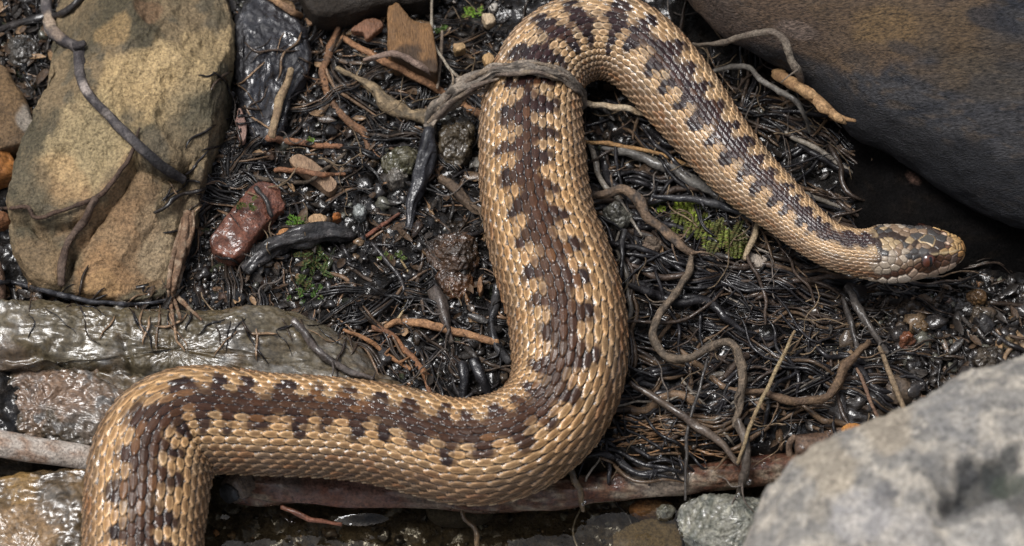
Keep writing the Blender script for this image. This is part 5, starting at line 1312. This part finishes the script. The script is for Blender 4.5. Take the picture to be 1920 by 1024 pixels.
    for i in range(420):                        # the bank goes on outside the view
        px, py = rnd.choice([(rnd.uniform(-700, -20), rnd.uniform(-500, 560)), (rnd.uniform(100, 1250), rnd.uniform(-600, -15)), (rnd.uniform(1900, 2300), rnd.uniform(540, 800))])
        n = rnd.randint(8, 24)
        W = flow_curve(px, py, rnd.uniform(0, 6.28), n, rnd.uniform(8, 14), 0.6, rnd.uniform(0.0, 0.3), 0.15, i * 2.3 + 2500)
        t, v = rnd.random(), rnd.uniform(0.6, 1.5)
        c = (0.014 * v, 0.012 * v, 0.012 * v) if t < 0.55 else ((0.045 * v, 0.031 * v, 0.022 * v) if t < 0.85 else (0.15 * v, 0.10 * v, 0.06 * v))
        left.append((W, np.full(n, rnd.uniform(1.5, 6.0) / PPC), c, i))
    many_tubes('root_litter', left, M_WETROOT, sides=5)


build_root_mat()


def ico(level):
    import bmesh
    bm = bmesh.new()
    bmesh.ops.create_icosphere(bm, subdivisions=level, radius=1.0)
    V = np.array([v.co[:] for v in bm.verts])
    F = np.array([[v.index for v in f.verts] for f in bm.faces])
    bm.free()
    return V, F


ICO = [ico(1), ico(2)]


def scatter(name, spots, mat):
    """One mesh of many small stones; a spot is (point, radii, colour, seed)."""
    Vs, Fs, Cs = [], [], []
    base = 0
    for p, r, c, sd in spots:
        ICO_V, ICO_F = ICO[1 if max(r) > 0.055 else 0]
        d = 1 + 0.8 * noise(ICO_V * 1.0 + sd * 3.3) + 0.7 * noise(ICO_V * 2.3 + sd * 1.7)
        a = sd * 2.4
        v = ICO_V * np.clip(d, 0.45, 1.6)[:, None] * np.array(r)
        v = np.stack([v[:, 0] * math.cos(a) - v[:, 1] * math.sin(a), v[:, 0] * math.sin(a) + v[:, 1] * math.cos(a), v[:, 2]], -1)
        Vs.append(v + p)
        Fs.append(ICO_F + base)
        base += len(ICO_V)
        Cs.append(np.broadcast_to(np.array(c), v.shape))
    o = mesh_obj(name, np.concatenate(Vs), np.concatenate(Fs), mat, np.concatenate(Cs), keep_origin=True)
    return tag(o, kind='stuff')


def build_grit():
    rnd = random.Random(9)
    spots = []
    zones = [(380, 950, -10, 740, 3000), (350, 480, 280, 600, 300), (-30, 110, -10, 260, 260), (-30, 330, 535, 610, 330), (1560, 1930, 525, 800, 1150), (1080, 1560, 130, 860, 500), (820, 960, -10, 180, 150), (400, 1420, 900, 1050, 260), (-700, -20, -500, 600, 500), (100, 1280, -600, -10, 500), (1920, 2400, 530, 820, 350), (-300, 1500, 1050, 1500, 300)]
    for x0, x1, y0, y1, cnt in zones:
        for _ in range(cnt):
            px, py = rnd.uniform(x0, x1), rnd.uniform(y0, y1)
            w = P(px, py, 0.0)
            z = float(ground_h(w[0], w[1]))
            w = P(px, py, z)
            z = float(ground_h(w[0], w[1]))
            r = min(0.20, 0.026 * math.exp(abs(rnd.gauss(0, 0.75)))) * (1.7 if x0 > 1500 else (2.2 if (x0 < -200 or y0 < -200) else 1.0))
            if 1600 < px < 1850 and py < 575:
                r = min(r, 0.10)
            t, v = rnd.random(), rnd.uniform(0.6, 1.5)
            if t < 0.70:
                c = (0.013 * v, 0.011 * v, 0.010 * v)
            elif t < 0.89:
                c = (0.036 * v, 0.026 * v, 0.018 * v)
            elif t < 0.955:
                c = (0.060 * v, 0.058 * v, 0.045 * v)
            elif t < 0.985:
                c = (0.12 * v, 0.08 * v, 0.046 * v)
            elif t < 0.995:
                c = (0.20 * v, 0.10 * v, 0.045 * v)
            else:
                c = (0.40 * v, 0.37 * v, 0.32 * v)
            if x0 > 1500:
                c = tuple(a * 1.7 for a in c)
            if y0 >= 900:
                c = tuple(a * 1.3 for a in c)
            spots.append(((w[0], w[1], z + r * 0.35 + 0.05), (r * rnd.uniform(0.8, 1.3), r * rnd.uniform(0.8, 1.3), r * rnd.uniform(0.5, 0.9)), c, rnd.uniform(0, 90)))
    scatter('gravel', spots, M_GRAVEL)
    crumbs = []
    for _ in range(420):
        x0, x1, y0, y1 = rnd.choice([(400, 950, -10, 740), (400, 950, -10, 740), (1560, 1930, 530, 800), (1080, 1560, 150, 850), (-30, 100, -10, 250), (340, 480, 280, 600)])
        px, py = rnd.uniform(x0, x1), rnd.uniform(y0, y1)
        w = P(px, py, 0.0)
        w = P(px, py, float(ground_h(w[0], w[1])))
        z = float(ground_h(w[0], w[1]))
        r = rnd.uniform(0.06, 0.17)
        v = rnd.uniform(0.5, 1.6)
        c = rnd.choice([(0.014, 0.012, 0.011), (0.014, 0.012, 0.011), (0.03, 0.021, 0.016), (0.05, 0.03, 0.02), (0.03, 0.034, 0.018), (0.10, 0.06, 0.035)])
        crumbs.append(((w[0], w[1], z + r * 0.3), (r * rnd.uniform(1.2, 2.4), r * rnd.uniform(0.5, 1.0), r * rnd.uniform(0.4, 0.8)), tuple(a * v for a in c), rnd.uniform(0, 90)))
    scatter('bark_debris', crumbs, M_SOIL)
    # flakes of rotten leaf and bark pressed into the mud
    flakes = []
    Vs, Fs, Cs = [], [], []
    for i in range(900):
        x0, x1, y0, y1 = rnd.choice([(420, 950, -10, 740), (420, 950, -10, 740), (1080, 1620, 130, 850), (1570, 1930, 530, 800), (-30, 100, -10, 250), (-30, 330, 540, 600)])
        px, py = rnd.uniform(x0, x1), rnd.uniform(y0, y1)
        w = P(px, py, 0.0)
        w = P(px, py, float(ground_h(w[0], w[1])))
        z = float(ground_h(w[0], w[1])) + rnd.uniform(0.08, 0.25)
        a, ln, wd = rnd.uniform(0, 6.28), rnd.uniform(0.08, 0.32), rnd.uniform(0.04, 0.13)
        e1 = np.array([math.cos(a), math.sin(a), rnd.uniform(-0.4, 0.4)])
        e2 = np.array([-math.sin(a), math.cos(a), rnd.uniform(-0.6, 0.6)])
        g = []
        for u in (-1, -0.4, 0.4, 1):
            for k in (-1, 0, 1):
                ww = wd * (1 - 0.75 * u * u) * rnd.uniform(0.8, 1.2)
                g.append(np.array([w[0], w[1], z]) + e1 * ln * u + e2 * ww * k + np.array([0, 0, 0.05 * (k * k) + 0.05 * u * u * rnd.uniform(-1, 1)]))
        b = len(Vs) * 12
        Vs.append(np.array(g))
        Fs.append(grid_faces(4, 3, False) + b)
        t, v = rnd.random(), rnd.uniform(0.5, 1.5)
        c = (0.022 * v, 0.018 * v, 0.015 * v) if t < 0.6 else ((0.065 * v, 0.042 * v, 0.026 * v) if t < 0.9 else (0.19 * v, 0.12 * v, 0.065 * v))
        Cs.append(np.broadcast_to(np.array(c), (12, 3)))
    o = mesh_obj('leaf_litter', np.concatenate(Vs), np.concatenate(Fs), M_WETROOT, np.concatenate(Cs), keep_origin=True)
    tag(o, kind='stuff')


build_grit()


def frond(px, py, ang, length, width, dens, rise, col, seed):
    """A moss shoot: a stem with many small leaves; returns vertices, quads, colours."""
    rnd = random.Random(seed)
    z = float(surface_z(np.array([px]), np.array([py]))[0])
    a = P(px, py, z + 0.12)
    b = P(px + math.cos(ang) * length, py + math.sin(ang) * length, z + 0.12 + rise)
    d = b - a
    L = np.linalg.norm(d)
    d /= L
    s = np.cross([0, 0, 1.0], d)
    s /= np.linalg.norm(s)
    up = np.cross(d, s)
    V, F, C = [], [], []
    for i in range(dens):
        t = i / dens
        p = a + d * L * t + up * 0.10 * L * math.sin(t * 3.1)
        wl = width / PPC * math.sin(math.pi * (0.15 + 0.8 * (1 - t)) * 0.9) * rnd.uniform(0.7, 1.2)
        for sg in (-1, 0, 1):
            e = s * sg * 0.9 + d * rnd.uniform(0.5, 0.9) + up * (rnd.uniform(0.1, 0.5) if sg else 0.8)
            e /= np.linalg.norm(e)
            n = np.cross(e, up + 0.3 * s * rnd.uniform(-1, 1))
            n /= np.linalg.norm(n)
            k = len(V)
            V += [p, p + e * wl * 0.45 + n * wl * 0.16, p + e * wl, p + e * wl * 0.45 - n * wl * 0.16]
            F.append((k, k + 1, k + 2, k + 3))
            v = rnd.uniform(0.7, 1.3)
            cc = col if rnd.random() < 0.8 else (0.11, 0.085, 0.035)
            C += [tuple(x * v for x in cc)] * 4
    return V, F, C


def moss(label, spots, col, seed):
    """A cushion of moss: each shoot its own child."""
    x = sum(s[0] for s in spots) / len(spots)
    y = sum(s[1] for s in spots) / len(spots)
    root = bpy.data.objects.new('moss_clump', None)
    COL.objects.link(root)
    z = float(surface_z(np.array([x]), np.array([y]))[0])
    root.location = P(x, y, z)
    tag(root, label, 'moss', 'clumps of green moss')
    for i, (px, py, ang, ln, wd, br) in enumerate(spots):
        V, F, C = frond(px, py, ang, ln, wd, max(8, int(ln / 1.6)), 0.12, tuple(c * br for c in col), seed * 50 + i)
        mesh_obj('shoot', V, F, M_MOSS, C, parent=root, smooth=False)


G1 = (0.14, 0.165, 0.038)
fern = []
rr = random.Random(4)
for i in range(15):
    x = 1270 + i * 9 + rr.uniform(-4, 4)
    y = 388 + max(0, i - 3) * 5.0 + rr.uniform(-6, 6)
    fern.append((x, y, 1.75 + rr.uniform(-0.25, 0.2), rr.uniform(34, 58), 13, rr.uniform(0.55, 1.2)))
moss('fern like yellow green moss fringe under the right arm of the snake', fern, G1, 1)
moss('bright yellow green moss tuft at the upper end of the fern moss', [(1290 + rr.uniform(-14, 14), 402 + rr.uniform(-6, 12), -1.5 + rr.uniform(-0.6, 0.6), 26, 11, rr.uniform(0.8, 1.5)) for _ in range(9)], (0.19, 0.24, 0.03), 2)
moss('small bright moss tip near the tan knuckled root', [(1226 + rr.uniform(-6, 12), 392 + rr.uniform(-5, 5), -0.2 + rr.uniform(-0.5, 0.5), 20, 9, 1.2) for _ in range(5)], (0.20, 0.28, 0.03), 3)
moss('drab olive moss strands beside the neck of the snake', [(1366 + rr.uniform(-22, 32), 418 + rr.uniform(-10, 20), 1.7 + rr.uniform(-0.4, 0.4), rr.uniform(30, 52), 11, rr.uniform(0.5, 0.9)) for _ in range(11)], (0.14, 0.15, 0.055), 4)
moss('green moss growing below the curved bark strip', [(588 + rr.uniform(-26, 20), 490 + rr.uniform(-26, 34), rr.uniform(0, 6.28), rr.uniform(14, 26), 8, rr.uniform(0.6, 1.2)) for _ in range(22)], (0.060, 0.095, 0.028), 5)
moss('small green moss tuft at the upper end of the bark strip', [(556 + rr.uniform(-8, 8), 418 + rr.uniform(-9, 9), rr.uniform(0, 6.28), 15, 8, rr.uniform(0.8, 1.3)) for _ in range(8)], (0.11, 0.22, 0.035), 6)
moss('dull green moss between boulder and red brown slab', [(450 + rr.uniform(-16, 22), 384 + rr.uniform(-14, 12), rr.uniform(0, 6.28), 13, 7, rr.uniform(0.5, 0.9)) for _ in range(10)], (0.08, 0.14, 0.03), 7)
moss('bright green moss near the top left of the loop', [(886 + rr.uniform(-14, 10), 28 + rr.uniform(-8, 8), rr.uniform(0, 6.28), 15, 8, rr.uniform(0.8, 1.3)) for _ in range(9)], (0.16, 0.27, 0.04), 8)
moss('dark green moss under the lowest roots left of the coil', [(570 + rr.uniform(-30, 30), 548 + rr.uniform(-12, 14), rr.uniform(0, 6.28), 14, 7, rr.uniform(0.6, 1.0)) for _ in range(12)], (0.08, 0.15, 0.035), 9)
moss('green moss speck beside the wood block', [(822 + rr.uniform(-8, 8), 52 + rr.uniform(-6, 8), rr.uniform(0, 6.28), 13, 7, rr.uniform(0.7, 1.0)) for _ in range(6)], (0.09, 0.16, 0.04), 10)
moss('tiny pale green sprig at the straight orange twig', [(582 + rr.uniform(-3, 3), 272 + rr.uniform(-5, 5), rr.uniform(-2, -1), 13, 7, 1.1) for _ in range(4)], (0.15, 0.25, 0.05), 11)
moss('pale green moss specks in the middle of the wet mud', [(728 + rr.uniform(-14, 26), 486 + rr.uniform(-8, 8), rr.uniform(0, 6.28), 11, 6, rr.uniform(0.7, 1.3)) for _ in range(8)], (0.15, 0.22, 0.06), 12)


def build_drops():
    m = bpy.data.materials.new('water drop')
    m.use_nodes = True
    b = m.node_tree.nodes['Principled BSDF']
    b.inputs['Base Color'].default_value = (1, 1, 1, 1)
    b.inputs['Transmission Weight'].default_value = 1.0
    b.inputs['Roughness'].default_value = 0.0
    b.inputs['IOR'].default_value = 1.33
    rnd = random.Random(12)
    spots = []
    named = [(1360, 768), (1237, 858), (996, 850), (1432, 872), (1405, 905), (1384, 930), (1330, 770), (1225, 780), (1490, 800), (1555, 812), (1490, 690), (1660, 690), (1667, 715), (1512, 640), (1095, 945), (1320, 500), (1242, 652)]
    for px, py in named:
        w = P(px, py, 0.5)
        spots.append((w, (0.06, 0.06, 0.07), (1, 1, 1), 0.0))
    for _ in range(160):
        px, py = rnd.choice([(rnd.uniform(1560, 1920), rnd.uniform(530, 780)), (rnd.uniform(430, 930), rnd.uniform(0, 720)), (rnd.uniform(1100, 1560), rnd.uniform(150, 850))])
        w = P(px, py, 0.0)
        z = float(ground_h(w[0], w[1]))
        w = P(px, py, z + 0.2)
        r = rnd.uniform(0.02, 0.05)
        spots.append((w, (r, r, r), (1, 1, 1), 0.0))
    o = scatter('water_droplets', spots, m)


build_drops()
